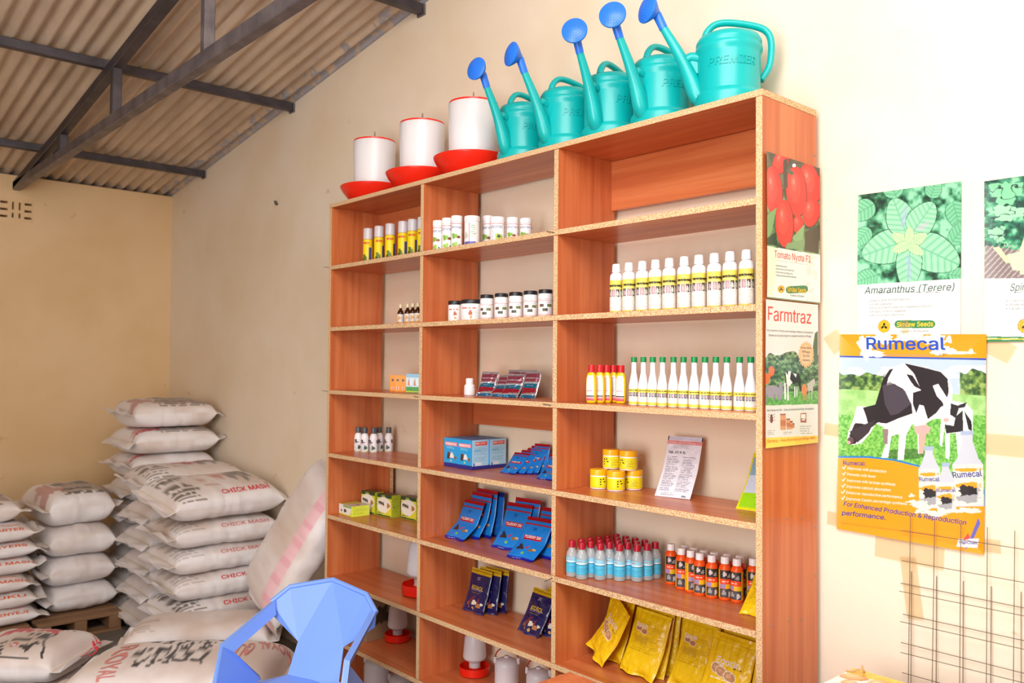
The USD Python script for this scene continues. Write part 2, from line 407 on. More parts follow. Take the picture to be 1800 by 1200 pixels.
# purlins along y
for i, (x, lab) in enumerate([(-2.406, 'dark steel purlin nearest the low end wall under the roof'), (-1.047, 'dark steel purlin under the middle of the roof slope'), (.30, 'dark steel purlin highest up the roof slope')]):
    t = thing('roof_purlin', lab, 'purlin', (x, 0, float(roof_z(x)) - .003), group='steel purlins under the roof sheets')
    obj('channel', bx(-.022, .022, FY + .05, WY - .012, -.05, -.002, .003), 'steel', t)
    obj('end_cleat', bx(-.03, .03, WY - .0115, WY - .002, -.058, -.004), 'steel_pale', t)
# truss in a plane across the room
TY = -.75
tr = thing('roof_truss', 'grey steel lean-to roof truss with upright posts, bearing on the end wall', 'truss', (0, TY, 0))
TZ = lambda x: float(roof_z(x)) - .055 - .03
obj('top_chord', bar((WX - .02, 0, 2.885), (-1.85, 0, TZ(-1.85) - .02), .05, .055), 'steel', tr)
obj('top_chord', bar((-1.86, 0, TZ(-1.85) - .02), (4.6, 0, TZ(4.6)), .05, .055), 'steel', tr)
obj('bottom_chord', bar((WX - .02, 0, 2.885), (4.6, 0, 2.895), .05, .06), 'steel_pale', tr)
for x in (-1.86, -.86, .32, 1.6, 3.0):
    obj('post', bar((x, 0, 2.90), (x, 0, TZ(x) - .02), .045, .045, (1, 0, 0)), 'steel_pale' if x > 0 else 'steel', tr)
# small fixings in the plaster
n_ = obj('wall_nail', tube([(-1.233, WY + .02, 2.652), (-1.233, WY - .012, 2.654), (-1.233, WY - .018, 2.672)], .0085, 10), 'nail')
tag(n_, 'small dark bent nail sticking out of the cream wall', 'nail')
# ---------------------------------------------------------------- the shelf unit
T = .0197
BZ = [2.44, 2.1343, 1.8334, 1.527, 1.2214, .924, .6221, .3414, .06]     # tops of the boards
PX = [0.0, .7669, 1.5704, 2.3803]                                        # left faces of the uprights
SD = .30
sh = thing('shelf_unit', 'tall open shelving unit of orange wood laminate with raw chipboard edges', 'shelving unit')
def board(name, x0, x1, z0, z1, mat, y0=0.0, y1=SD, edges='f', **kw):
    p = obj(name, bx(x0, x1, y0 + .0012, y1, z0, z1), mat, sh, **kw)
    e = [bx(x0, x1, y0 - .0003, y0 + .0012, z0 + .0008, z1 - .0008)]
    if 'r' in edges: e.append(bx(x1, x1 + .001, y0, y1, z0 + .0008, z1 - .0008))
    if 'l' in edges: e.append(bx(x0 - .001, x0, y0, y1, z0 + .0008, z1 - .0008))
    obj('raw_edge', cat(*e), 'chipboard', p)
    return p
W = PX[3] + T
board('shelf', -.001, W, BZ[0] - T, BZ[0], 'laminate_lengthwise', edges='flr', label='top shelf of the unit')
for x in (PX[0], PX[3]): board('side_panel', x, x + T, 0, BZ[0] - T - .0004, 'laminate_upright')
for k in range(1, 9): board('shelf', PX[0] + T + .0005, PX[3] - .0005, BZ[k] - T, BZ[k], 'laminate_lengthwise', y0=-.0006 * (k % 3), label='bottom shelf of the unit' if k == 8 else None)
jit = random.Random(3)
for x in PX[1:3]:
    for k in range(8):
        dx = jit.uniform(-.0015, .0015)
        board('divider', x + dx, x + T + dx, BZ[k + 1] + .0004, BZ[k] - T - .0004, 'laminate_upright', y0=jit.uniform(-.0008, .0012))
obj('back_rail', bx(PX[2] + T + .001, PX[3] - .001, SD - .018, SD, BZ[0] - T - .185, BZ[0] - T - .001), 'laminate_lengthwise', sh)
obj('back_rail', bx(PX[0] + T + .001, PX[1] - .001, SD - .018, SD, BZ[0] - T - .25, BZ[0] - T - .001), 'laminate_lengthwise', sh)
obj('back_rail', bx(PX[1] + T + .001, PX[2] - .001, SD - .018, SD, BZ[3] - T - .112, BZ[3] - T - .001), 'laminate_lengthwise', sh)
bt = obj('back_batten', bx(PX[0] + T + .001, PX[0] + T + .115, SD - .018, SD, BZ[5] + .001, BZ[4] - T - .001), 'laminate_upright', sh)
obj('raw_edge', bx(PX[0] + T + .115, PX[0] + T + .1165, SD - .018, SD, BZ[5] + .001, BZ[4] - T - .001), 'chipboard', bt)
obj('plinth', bx(T, PX[3], .03, .046, 0, BZ[8] - T), 'laminate_lengthwise', sh)
# nails driven through the edges, left proud
def nail(p, q, lab):
    tag(obj('bent_nail', tube([p, q], .0013, 6), 'nail'), lab, 'nail', 'nails standing out of the shelf edges')
nail((.004, -.002, BZ[1] - .008), (-.03, -.012, BZ[1] - .002), 'thin nail sticking out of the outer side edge, below the spray cans')
nail((.004, -.002, BZ[3] - .008), (-.035, -.008, BZ[3] - .004), 'thin nail sticking out of the outer side edge, level with the small orange cartons')
nail((PX[2] - .03, -.006, BZ[1] - .002), (PX[2] + .006, -.003, BZ[1] - .01), 'thin nail bent flat on the edge beside the white salt tubs')
nail((PX[2] - .045, -.004, BZ[3] - .008), (PX[2] - .005, -.003, BZ[3] - .011), 'thin nail bent flat on the edge below the silver sachets')
nail((PX[1] - .03, -.004, BZ[3] - .007), (PX[1] + .002, -.003, BZ[3] - .009), 'thin nail bent flat on the edge below the green striped cartons')
nail((PX[2] - .025, -.008, BZ[5] - .026), (PX[2] + .006, -.002, BZ[5] - .008), 'thin nail bent out of the edge above the navy pouches')
# screw heads on the outer face of the side panel
scr = cat(*[trimesh.creation.cylinder(.0032, .002, sections=10, transform=trimesh.transformations.rotation_matrix(math.pi / 2, [0, 1, 0], [0, 0, 0])).apply_translation([W + .0008, y, z]) for y, z in
            [(.045, 1.228), (.13, 1.222), (.21, 1.214), (.29, 1.178), (.29, 1.035), (.045, .935), (.14, .93), (.21, .92), (.292, 2.19), (.29, 2.30)]])
obj('screw_heads', scr, 'hook_wire', sh, label='small silver screw heads')
tag(sh + '/screw_heads', kind='stuff')

ROW = {k: BZ[k] + .0008 for k in range(9)}
ORD = ['first', 'second', 'third', 'fourth', 'fifth', 'sixth', 'seventh', 'eighth', 'ninth', 'tenth', 'eleventh', 'twelfth', 'thirteenth', 'fourteenth']
def row(src, spots, label, group, z, first=True, yaw=.7, dyaw=.25, seed=1):
    """spots: (x, y) or (x, y, scale_z); label(i) gives each one's own words; the source itself takes the first spot"""
    r = random.Random(seed)
    for i, s in enumerate(spots):
        a = yaw + r.uniform(-dyaw, dyaw)
        loc = (s[0], s[1], z); sc = (s[3] if len(s) > 3 else 1, s[3] if len(s) > 3 else 1, s[2]) if len(s) > 2 else None
        if i == 0 and first:
            x = UsdGeom.Xform(stage.GetPrimAtPath(src)); x.ClearXformOpOrder()
            place(x, loc, a, None, sc); tag(src, label(i), None, group)
        else:
            dup(src, label(i), loc, a, group, scale=sc)

def bottle(name, cat_, body, bmat, cap, cmat, lab=None, lmat='print_satin', n=28, capname='cap', extra=None):
    t = thing(name, None, cat_)
    obj('bottle_body', lathe(body, n), bmat, t, smooth=50)
    obj(capname, lathe(cap, n), cmat, t, smooth=40)
    if lab:
        m, paint = lab; obj('label', m, lmat, t, smooth=True, paint=paint)
    return t
def label_art(r, z0, z1, base, fn, n=60, nz=40, squash=1.0):
    m, s, z = sleeve(r + .0004, z0, z1, n=n, nz=nz, squash=squash)
    a = Art(s, z, base); fn(a); return m, a.c
def wrap_r(r, s0=0.0, z0=0.0):
    return lambda x, y: np.stack([(r + .0009) * np.sin((x + s0) / r), -(r + .0009) * np.cos((x + s0) / r), y + z0], 1)

# ---- L1 yellow spray cans
def f(a):
    for k in range(-1, 2):
        o = k * .075
        a.rect(o - .02, o + .02, .108, .119, 'e8a01a').lines(o - .018, o + .018, .106, .119, 1, 'd8481e', dash=.003)
        a.rect(o + .014, o + .03, .012, .092, '4a5a9e').lines(o + .015, o + .029, .015, .09, 12, '2b3a70', dash=.002)
        a.blob(o - .008, .04, .012, .018, '5f7a28', 2).blob(o - .016, .03, .006, .012, '40551c', 4)
        a.rect(o - .024, o + .006, .008, .014, '6a7a38')
sp = bottle('spray_can', 'spray can', [(0, 0), (.0225, 0), (.0238, .003), (.0238, .128), (.0225, .133), (0, .1335)], 'yellow_plastic',
            [(.021, .1335), (.0236, .134), (.0232, .184), (.021, .188), (0, .189)], 'frosted_cap', label_art(.0238, .004, .128, 'f7dc10', f))
spots = [(.115, .15), (.214, .15), (.31, .15), (.41, .155), (.487, .155), (.565, .155)]
row(sp, spots, lambda i: f'yellow spray can with a frosted cap, {ORD[i]} from the outer side', 'yellow spray cans on the shelf', ROW[1], yaw=.85, dyaw=.35)
# ---- M1 white salt tubs
def f(a):
    for k in range(-1, 2):
        o = k * .05
        a.rect(o - .025, o + .025, .108, .110, 'd8525a')
        a.blob(o - .010, .055, .013, .012, '7fb23e', 1).blob(o + .008, .05, .008, .007, '8a4a22', 3).blob(o - .006, .018, .014, .012, '9ccb55', 5).blob(o + .010, .02, .007, .008, 'f4f4f4', 2).blob(o + .012, .016, .004, .004, '2a2a2a', 2)
        a.rect(o - .024, o + .024, .034, .036, 'f4f4f4')
tub = bottle('salt_tub', 'tub', [(0, 0), (.022, 0), (.0228, .002), (.0228, .118), (.022, .12)], 'white_plastic', [(.0228, .119), (.0242, .12), (.0242, .142), (.023, .145), (0, .1455)], 'white_plastic',
             label_art(.0228, .004, .118, 'f6f5f6', f), capname='lid')
lt = cat(*[wrap(text_line('EPSOM SALT', .011, .046), wrap_r(.0232, o, .088), .006) for o in (-.05, 0, .05)])
obj('lettering', lt, 'ink_navy', tub)
ss = [(.722, .135, 1.0), (.797, .135, 1.0), (.872, .14, 1.0), (1.03, .255, .9), (1.105, .255, .82)]
ss = [(s[0] + .01 * (i < 3), s[1], s[2]) for i, s in enumerate(ss)]
ss[0] = (.818, .082, .92); ss[1] = (.862, .085, .95); ss[2] = (.922, .093, .97)
ss = [(.812, .06, .9), (.868, .066, .93), (.926, .07, .95), (.985, .19, 1.0), (1.165, .168, .78), (1.225, .185, .72)]
row(tub, ss, lambda i: f'slim white salt tub with blue lettering, {ORD[i]} of six from the spray can end', 'slim white salt tubs on the shelf', ROW[1], yaw=.75, dyaw=.3)
def f(a):
    for o in (-.10, 0, .10):
        a.rect(o - .03, o + .03, .003, .03, '6a68b8').rect(o + .0, o + .035, .045, .118, 'f0f3ea').lines(o + .004, o + .032, .05, .112, 14, 'a5b5a5', dash=.002).rect(o - .001, o, .03, .122, 'd8606a').rect(o - .03, o + .04, .1225, .124, 'd8606a').blob(o - .018, .06, .012, .018, 'c3cfc0', 2)
bigt = bottle('big_salt_tub', 'tub', [(0, 0), (.033, 0), (.0338, .003), (.0338, .128), (.033, .13)], 'white_plastic', [(.0338, .129), (.0355, .13), (.0355, .153), (.034, .157), (0, .158)], 'white_plastic',
              label_art(.0338, .004, .128, 'f6f6f7', f), capname='lid')
UsdGeom.Xform(stage.GetPrimAtPath(bigt)).ClearXformOpOrder(); place(UsdGeom.Xform(stage.GetPrimAtPath(bigt)), (.99, .10, ROW[1]), .5, scale=(.92, .92, .84))
tag(bigt, 'tallest wide white tub with a purple band at its foot, back label showing', 'tub')
def f(a):
    for o in (-.07, .0, .07):
        a.rect(o - .035, o + .035, .118, .1195, 'd8525a').blob(o + .008, .045, .017, .02, 'a8c94a', 1).blob(o + .008, .05, .008, .008, '33402a', 3).lines(o - .03, o - .012, .03, .1, 10, 'b8c4bc', dash=.002)
bt2 = bottle('wide_salt_tub', 'tub', [(0, 0), (.031, 0), (.0318, .003), (.0318, .128), (.031, .13)], 'white_plastic', [(.0318, .129), (.0335, .13), (.0335, .153), (.032, .157), (0, .158)], 'white_plastic',
             label_art(.0318, .004, .128, 'f6f6f7', f), capname='lid')
obj('lettering', cat(*[wrap(text_line('EPSOM SALT', .013, .06), wrap_r(.0322, o, .095), .008) for o in (-.07, 0, .07)]), 'ink_navy', bt2)
UsdGeom.Xform(stage.GetPrimAtPath(bt2)).ClearXformOpOrder(); place(UsdGeom.Xform(stage.GetPrimAtPath(bt2)), (1.115, .13, ROW[1]), .8, scale=(.9, .9, .74))
tag(bt2, 'wide white salt tub with blue lettering and a green picture, front label showing', 'tub')
# ---- R2 one-litre white bottles, yellow labels
def f(a):
    for o in (-.071, 0, .071):
        a.rect(o - .034, o + .034, .074, .108, 'eadb7a').rect(o - .034, o + .034, .084, .106, 'e8d65c')
        a.lines(o - .028, o + .028, .086, .095, 1, '2a2620', dash=.0022)
        a.rect(o - .032, o + .034, .028, .074, 'f2efe6').lines(o - .028, o + .03, .008, .052, 12, 'c9c7c2', dash=.002)
        for q, cc in ((-.028, '3b4a52'), (-.012, 'a88a90'), (.002, '4a3a44'), (.018, '2f5a34')):
            a.rect(o + q, o + q + .012, .053, .078, cc).blob(o + q + .006, .064, .004, .009, 'c8a8ac' if q < 0 else 'dcd4c8', 2)
        a.rect(o - .034, o + .034, .004, .0075, 'f0d92c').rect(o + .0335, o + .0355, .004, .099, 'e8d22c')
lit = bottle('litre_bottle', 'bottle', [(0, 0), (.0215, 0), (.0225, .003), (.0225, .118), (.0205, .127), (.013, .134), (.0115, .136)], 'white_plastic',
             [(.0145, .1345), (.0152, .136), (.0140, .158), (.0125, .162), (0, .1625)], 'white_plastic', label_art(.0225, .005, .108, 'f1eee9', f, 72, 50))
obj('lettering', cat(*[wrap(text_line('sundevulg', .0085, .05, True), wrap_r(.0229, o, .0865), .006) for o in (-.071, 0, .071)]), 'ink_black', lit)
xs = [1.776, 1.832, 1.890, 1.945, 2.001, 2.060, 2.116, 2.173, 2.229, 2.286, 2.344]
row(lit, [(x, .10, 1.05) for x in xs], lambda i: f'white bottle with a white screw cap and yellow label, {ORD[i]} of eleven from the divider', 'white capped bottles with yellow labels', ROW[2], yaw=.75, dyaw=.3)
# ---- R3 green-capped sauce-shaped bottles
def f(a):
    for o in (-.053, 0, .053):
        a.rect(o - .0265, o + .0265, .042, .054, 'ead754').lines(o - .022, o + .022, .045, .051, 1, '2a2620', dash=.002)
        a.rect(o - .0265, o + .0265, .002, .012, 'ead754').lines(o - .02, o + .02, .014, .028, 5, 'cfcabf', dash=.002)
        for q, cc in ((-.02, '51708f'), (-.01, '54434c'), (.0, '3c4d66'), (.011, '55434a')):
            a.rect(o + q, o + q + .008, .029, .042, cc).blob(o + q + .004, .036, .0025, .005, 'b89aa0', 2)
gb = bottle('sauce_bottle', 'bottle', [(0, 0), (.016, 0), (.0172, .002), (.0172, .056), (.0165, .068), (.0125, .09), (.0088, .108), (.0082, .142)], 'white_plastic',
            [(.0095, .1415), (.0098, .142), (.0098, .157), (.009, .1585), (0, .1588)], 'green_cap', label_art(.0172, .003, .056, 'f1eee4', f, 60, 40))
xs = [1.868, 1.908, 1.947, 1.987, 2.030, 2.069, 2.110, 2.150, 2.189, 2.228, 2.272, 2.310, 2.352]
row(gb, [(x, .085 + .018 * (i == 12)) for i, x in enumerate(xs)], lambda i: f'long-necked white bottle with a green cap, {ORD[i]} of thirteen from the yellow bottles', 'green capped white bottles', ROW[3], yaw=.8, dyaw=.4)
# ---- R3 flat yellow bottles with red caps
yb = thing('flat_yellow_bottle', None, 'bottle')
sec = [(.0, .0135, .0085), (.002, .0165, .011), (.012, .0185, .0118), (.06, .0195, .012), (.085, .0185, .0118), (.098, .0150, .0110), (.104, .0108, .0095), (.107, .009, .009)]
th = np.linspace(0, 2 * np.pi, 36, endpoint=False)
ex = lambda t, k: np.sign(t) * np.abs(t) ** k
V = np.vstack([np.stack([a * ex(np.sin(th), .75), -b * ex(np.cos(th), .75), np.full(36, z)], 1) for z, a, b in sec] + [[[0, 0, 0]], [[0, 0, .107]]])
F = []
for i in range(len(sec) - 1):
    p, q = i * 36, (i + 1) * 36; a_ = np.arange(36); b_ = (a_ + 1) % 36
    F += [np.stack([p + a_, p + b_, q + b_], 1), np.stack([p + a_, q + b_, q + a_], 1)]
F += [np.stack([np.full(36, len(V) - 2), b_, a_], 1), np.stack([np.full(36, len(V) - 1), (len(sec) - 1) * 36 + a_, (len(sec) - 1) * 36 + b_], 1)]
obj('bottle_body', trimesh.Trimesh(V, np.vstack(F), process=False), 'yellow_plastic', yb, smooth=50)
obj('cap', lathe([(.0105, .106), (.0118, .107), (.0114, .129), (.0105, .131), (0, .1312)], 24), 'red_cap', yb, smooth=40)
gx, gz = np.meshgrid(np.linspace(-.0145, .0145, 30), np.linspace(.008, .095, 70))
i = (np.arange(69)[:, None] * 30 + np.arange(29)[None]).ravel(); FF = np.vstack([np.stack([i, i + 1, i + 31], 1), np.stack([i, i + 31, i + 30], 1)])
yy = np.interp(gz, [0, .012, .06, .085, .098], [.0085, .0118, .012, .0118, .011]) * np.cos(np.arcsin(np.clip(np.abs(gx / .0195) ** (1 / .75), 0, 1))) ** .75 + .0005
wd = np.interp(gz, [0, .06, .085, .095], [.0145, .0145, .0135, .010]); gx2 = gx / .0145 * wd
lm = trimesh.Trimesh(np.stack([gx2, -yy, gz], -1).reshape(-1, 3), FF, process=False)
a = Art(gx2.ravel(), gz.ravel(), 'ece7ea'); a.rect(-.02, .02, .022, .026, '26221f').rect(-.02, .02, .008, .021, 'e88a98').rect(-.02, .02, .010, .015, 'd84a5a').lines(-.012, .012, .03, .09, 16, 'c2b8bc', dash=.002).lines(-.012, .012, .04, .046, 1, 'd86a7a', dash=.002)
obj('label', lm, 'print_satin', yb, smooth=True, paint=a.c)
row(yb, [(1.702, .058), (1.712, .089), (1.716, .120), (1.720, .150), (1.724, .180), (1.786, .115)], lambda i: f'flat yellow bottle with a red cap, {ORD[i]} of six counting from the divider', 'flat yellow bottles with red caps', ROW[3], yaw=.35, dyaw=.08)
# ---- L2 brown medicine bottles
def f(a):
    for o in (-.048, 0, .048):
        a.rect(o - .02, o + .02, .004, .018, 'e59a3a').blob(o - .006, .036, .008, .008, 'd9a35a', 2).rect(o + .004, o + .02, .006, .05, 'e3e4ec').lines(o + .006, o + .018, .008, .048, 8, '6d7590', dash=.002)
br = bottle('brown_bottle', 'bottle', [(0, 0), (.0145, 0), (.0155, .002), (.0155, .058), (.013, .068), (.0065, .076), (.006, .084)], 'amber_glass', [(.0078, .083), (.0078, .098), (.007, .1), (0, .1)], 'cream_cap',
            label_art(.0155, .004, .054, 'e9dccb', f, 48, 30))
row(br, [(.405, .15), (.462, .15), (.503, .15), (.543, .15)], lambda i: f'small brown glass bottle with a cream cap, {ORD[i]} of four from the outer side', 'brown medicine bottles on the shelf', ROW[2], yaw=.85, dyaw=.5, seed=5)
# ---- M2 jars with black lids
def f(a):
    for o in (-.145, 0, .145):
        a.lines(o - .04, o + .04, .048, .062, 1, 'd2705c', dash=.006).blob(o + .004, .036, .008, .010, 'b5562e', 3).blob(o + .006, .018, .006, .007, 'caa070', 2).lines(o + .02, o + .05, .012, .05, 6, 'cfd2d6', dash=.002)
jw = bottle('wide_jar', 'jar', [(0, 0), (.044, 0), (.046, .003), (.046, .072), (.043, .076)], 'white_plastic', [(.0445, .074), (.0465, .075), (.0465, .088), (.044, .091), (0, .0915)], 'black_plastic', label_art(.046, .005, .07, 'f3f1f0', f, 90, 36), capname='lid')
UsdGeom.Xform(stage.GetPrimAtPath(jw)).ClearXformOpOrder(); place(UsdGeom.Xform(stage.GetPrimAtPath(jw)), (.955, .13, ROW[2]), .7); tag(jw, 'widest white jar with a black lid and a hen on its label', 'jar')
def f(a):
    for o in (-.09, 0, .09):
        a.lines(o - .025, o + .025, .046, .060, 1, 'd2705c', dash=.005).blob(o + .004, .036, .007, .009, 'b5562e', 3).blob(o + .005, .018, .005, .006, 'caa070', 2)
jn = bottle('small_hen_jar', 'jar', [(0, 0), (.0275, 0), (.029, .003), (.029, .072), (.027, .076)], 'white_plastic', [(.028, .074), (.0295, .075), (.0295, .088), (.028, .091), (0, .0915)], 'black_plastic', label_art(.029, .005, .07, 'f3f1f0', f, 70, 36), capname='lid')
UsdGeom.Xform(stage.GetPrimAtPath(jn)).ClearXformOpOrder(); place(UsdGeom.Xform(stage.GetPrimAtPath(jn)), (.862, .115, ROW[2]), .75); tag(jn, 'narrow white jar with a black lid, between the divider and the widest jar', 'jar')
def f(a):
    for o in (-.09, 0, .09):
        a.rect(o - .04, o + .04, .066, .0665, 'c04a50').lines(o - .034, o + .034, .064, .074, 2, 'c88f94', dash=.002).rect(o - .034, o + .034, .012, .0135, 'd0686c')
        a.rect(o - .026, o - .008, .042, .052, '6a5648').rect(o + .004, o + .024, .042, .052, '74804c').rect(o - .014, o + .006, .026, .037, '4c4f40').lines(o + .0, o + .03, .055, .062, 2, 'b5b9c0', dash=.002)
jr = bottle('black_lid_jar', 'jar', [(0, 0), (.0265, 0), (.028, .003), (.028, .084), (.0265, .092), (.024, .094)], 'white_plastic', [(.0255, .0925), (.027, .0935), (.027, .106), (.025, .108), (0, .1085)], 'black_plastic', label_art(.028, .005, .084, 'f4f3f5', f, 70, 44), capname='lid')
row(jr, [(1.048, .135), (1.138, .135), (1.224, .135), (1.309, .135), (1.392, .135)], lambda i: f'tall white jar with a black lid, {ORD[i]} of five after the hen jars', 'tall white jars with black lids', ROW[2], yaw=.8, dyaw=.35, seed=3)
# ---- M3 white pill bottle
pb = bottle('pill_bottle', 'bottle', [(0, 0), (.0215, 0), (.0235, .003), (.0235, .026), (.022, .029), (.022, .031), (.0225, .034), (.022, .041), (.016, .047), (.0145, .049)], 'white_plastic', [(.0155, .048), (.016, .049), (.016, .067), (.0145, .071), (0, .0715)], 'white_plastic')
UsdGeom.Xform(stage.GetPrimAtPath(pb)).ClearXformOpOrder(); place(UsdGeom.Xform(stage.GetPrimAtPath(pb)), (.915, .155, ROW[3])); tag(pb, 'plain white stepped pill bottle alone on the shelf beside silver sachets', 'bottle')
# ---- L4 white bottles with grey caps
def f(a):
    for o in (-.042, 0, .042):
        a.blob(o - .004, .048, .012, .004, '4a4a50', 1).rect(o - .016, o - .002, .052, .06, '4e4e54').blob(o + .01, .022, .009, .010, '41564c', 2).rect(o - .014, o + .0, .004, .03, 'cfd6d4').rect(o - .006, o + .02, .004, .007, 'b9cf5a').lines(o - .018, o + .018, .03, .044, 3, 'c3b8c0', dash=.002)
gc = bottle('white_dose_bottle', 'bottle', [(0, 0), (.0185, 0), (.020, .002), (.020, .066), (.018, .08), (.0125, .09), (.0115, .093)], 'white_plastic', [(.013, .0915), (.0135, .093), (.013, .118), (.0115, .12), (0, .12)], 'grey_cap', label_art(.020, .003, .066, 'efeaf0', f, 60, 40))
row(gc, [(.048, .150), (.096, .158), (.138, .182), (.110, .232), (.150, .262)], lambda i: f'white dose bottle with a grey cap, {["outermost in the cluster", "second in the front line", "third and largest-looking in the front line", "half hidden behind the front three", "innermost at the back"][i]}', 'white dose bottles with grey caps', ROW[4], yaw=.8, dyaw=.6, seed=9)
# ---- R4 yellow jars
def f(a):
    for o in (-.098, 0, .098):
        a.rect(o - .045, o + .045, .002, .006, 'e8a030')
        for q, zz in ((-.012, .034), (-.002, .035), (-.012, .025), (.002, .026), (-.012, .016)): a.blob(o + q, zz, .0035, .0025, '3a3812', 3)
        a.blob(o + .006, .015, .005, .004, 'd9d860', 2).lines(o + .014, o + .045, .01, .036, 7, 'b3a430', dash=.002)
yj = bottle('yellow_jar', 'jar', [(0, 0), (.0295, 0), (.031, .002), (.031, .0455), (.0305, .048)], 'white_plastic', [(.0318, .0475), (.032, .0485), (.032, .065), (.030, .068), (0, .0685)], 'amber_plastic', label_art(.0311, .004, .043, 'f2dd14', f, 72, 36), capname='lid')
row(yj, [(1.650, .155), (1.724, .162), (1.742, .236), (1.664, .229)], lambda i: f'yellow jar with an amber lid on the shelf, {["at the divider end", "foremost of the lower layer", "behind at the open side", "behind at the divider"][i]}', 'yellow jars stacked on the shelf', ROW[4], yaw=.6, dyaw=.8, seed=2)
row(yj, [(1.668, .202), (1.736, .214)], lambda i: f'yellow jar stacked on top of the others, {["nearer the divider", "on the open side"][i]}', 'yellow jars stacked on the shelf', ROW[4] + .0688, first=False, yaw=.5, dyaw=.6, seed=4)
# ---- R5 clear bottles, red caps
def f(a):
    for o in (-.058, 0, .058):
        a.rect(o - .029, o + .029, .014, .05, '4fbbe0').rect(o - .029, o + .029, .052, .056, 'e8eef2').rect(o - .029, o + .029, .0475, .0505, '1c7fa0').lines(o - .02, o + .0, .058, .066, 1, 'd0705c', dash=.003).lines(o - .02, o + .02, .017, .04, 5, '3aa0c8', dash=.002)
    a.rect(.030, .055, .012, .066, 'eef1f4').lines(.032, .053, .014, .064, 10, 'c3cbd4', dash=.002)
cb = thing('clear_bottle', None, 'bottle')
obj('bottle_body', lathe([(0, .001), (.012, .0), (.0185, .001), (.0198, .004), (.0198, .072), (.0185, .082), (.012, .094), (.0098, .099), (.0098, .106), (0, .106)], 28), 'clear_plastic', cb, smooth=50)
obj('cap', lathe([(.0115, .1005), (.0122, .1012), (.0118, .121), (.0108, .123), (0, .1232)], 24), 'crimson_cap', cb, smooth=40)
lm, lc = label_art(.0198, .016, .068, '8fd0ea', f, 60, 40)
obj('label', lm, 'print_satin', cb, smooth=True, paint=lc)
clear = []
for r_, (y, xs) in enumerate([(.046, [1.625, 1.672]), (.088, [1.629, 1.6745, 1.7195]), (.128, [1.6345, 1.680, 1.7255, 1.772]), (.168, [1.640, 1.6845, 1.729, 1.7735, 1.816]), (.208, [1.646, 1.6905, 1.735, 1.7795, 1.827]), (.250, [1.651, 1.695, 1.739, 1.7825, 1.829])]):
    for q, x in enumerate(xs): clear.append((x, y, r_, q))
NM = ['front', 'second', 'third', 'fourth', 'fifth', 'rearmost']
row(cb, [(c[0], c[1]) for c in clear], lambda i: f'crimson-capped clear bottle, {ORD[clear[i][3]]} from the divider in the {NM[clear[i][2]]} row', 'clear bottles with crimson caps', ROW[5], yaw=.75, dyaw=.55, seed=6)
# ---- R5 orange bottles
def f(a):
    for o in (-.06, 0, .06):
        a.rect(o - .026, o + .018, .066, .094, '2f2c2e').blob(o - .010, .082, .006, .008, 'cfc6c4', 2).blob(o + .006, .076, .006, .007, '9a9294', 4)
        a.rect(o - .026, o + .018, .050, .066, 'e84a1c').lines(o - .02, o + .012, .055, .062, 1, 'f4d8cc', dash=.003).rect(o - .026, o - .006, .038, .050, '9a86b8').rect(o - .006, o + .018, .034, .050, 'e8b41c').rect(o - .026, o + .018, .010, .036, '4a4648').blob(o - .012, .024, .007, .008, '9c989a', 3).blob(o + .008, .02, .006, .008, 'c9c4c2', 2)
        a.rect(o + .018, o + .034, .008, .094, 'edb50f').lines(o + .02, o + .032, .012, .09, 14, 'c08a0c', dash=.002)
ob = bottle('orange_bottle', 'bottle', [(0, 0), (.0175, 0), (.0192, .003), (.0192, .096), (.018, .102), (.0125, .110), (.0115, .113)], 'orange_plastic', [(.0125, .1115), (.0135, .1125), (.0130, .131), (.012, .133), (0, .1332)], 'white_plastic', label_art(.0192, .007, .096, 'e8641c', f, 64, 56))
fr = [(1.912, .230), (1.974, .204), (2.016, .197), (2.058, .188), (2.101, .192), (2.1405, .206), (2.181, .211), (2.212, .253)]
bk = [(1.957, .246), (2.000, .239), (2.042, .2325), (2.083, .232), (2.123, .246), (2.164, .2535)]
row(ob, fr + bk, lambda i: f'orange bottle with a white cap, {ORD[i % 8 if i < 8 else i - 8]} from the clear bottles in the {"front" if i < 8 else "back"} row', 'orange bottles with white caps', ROW[5], yaw=.9, dyaw=.8, seed=11)

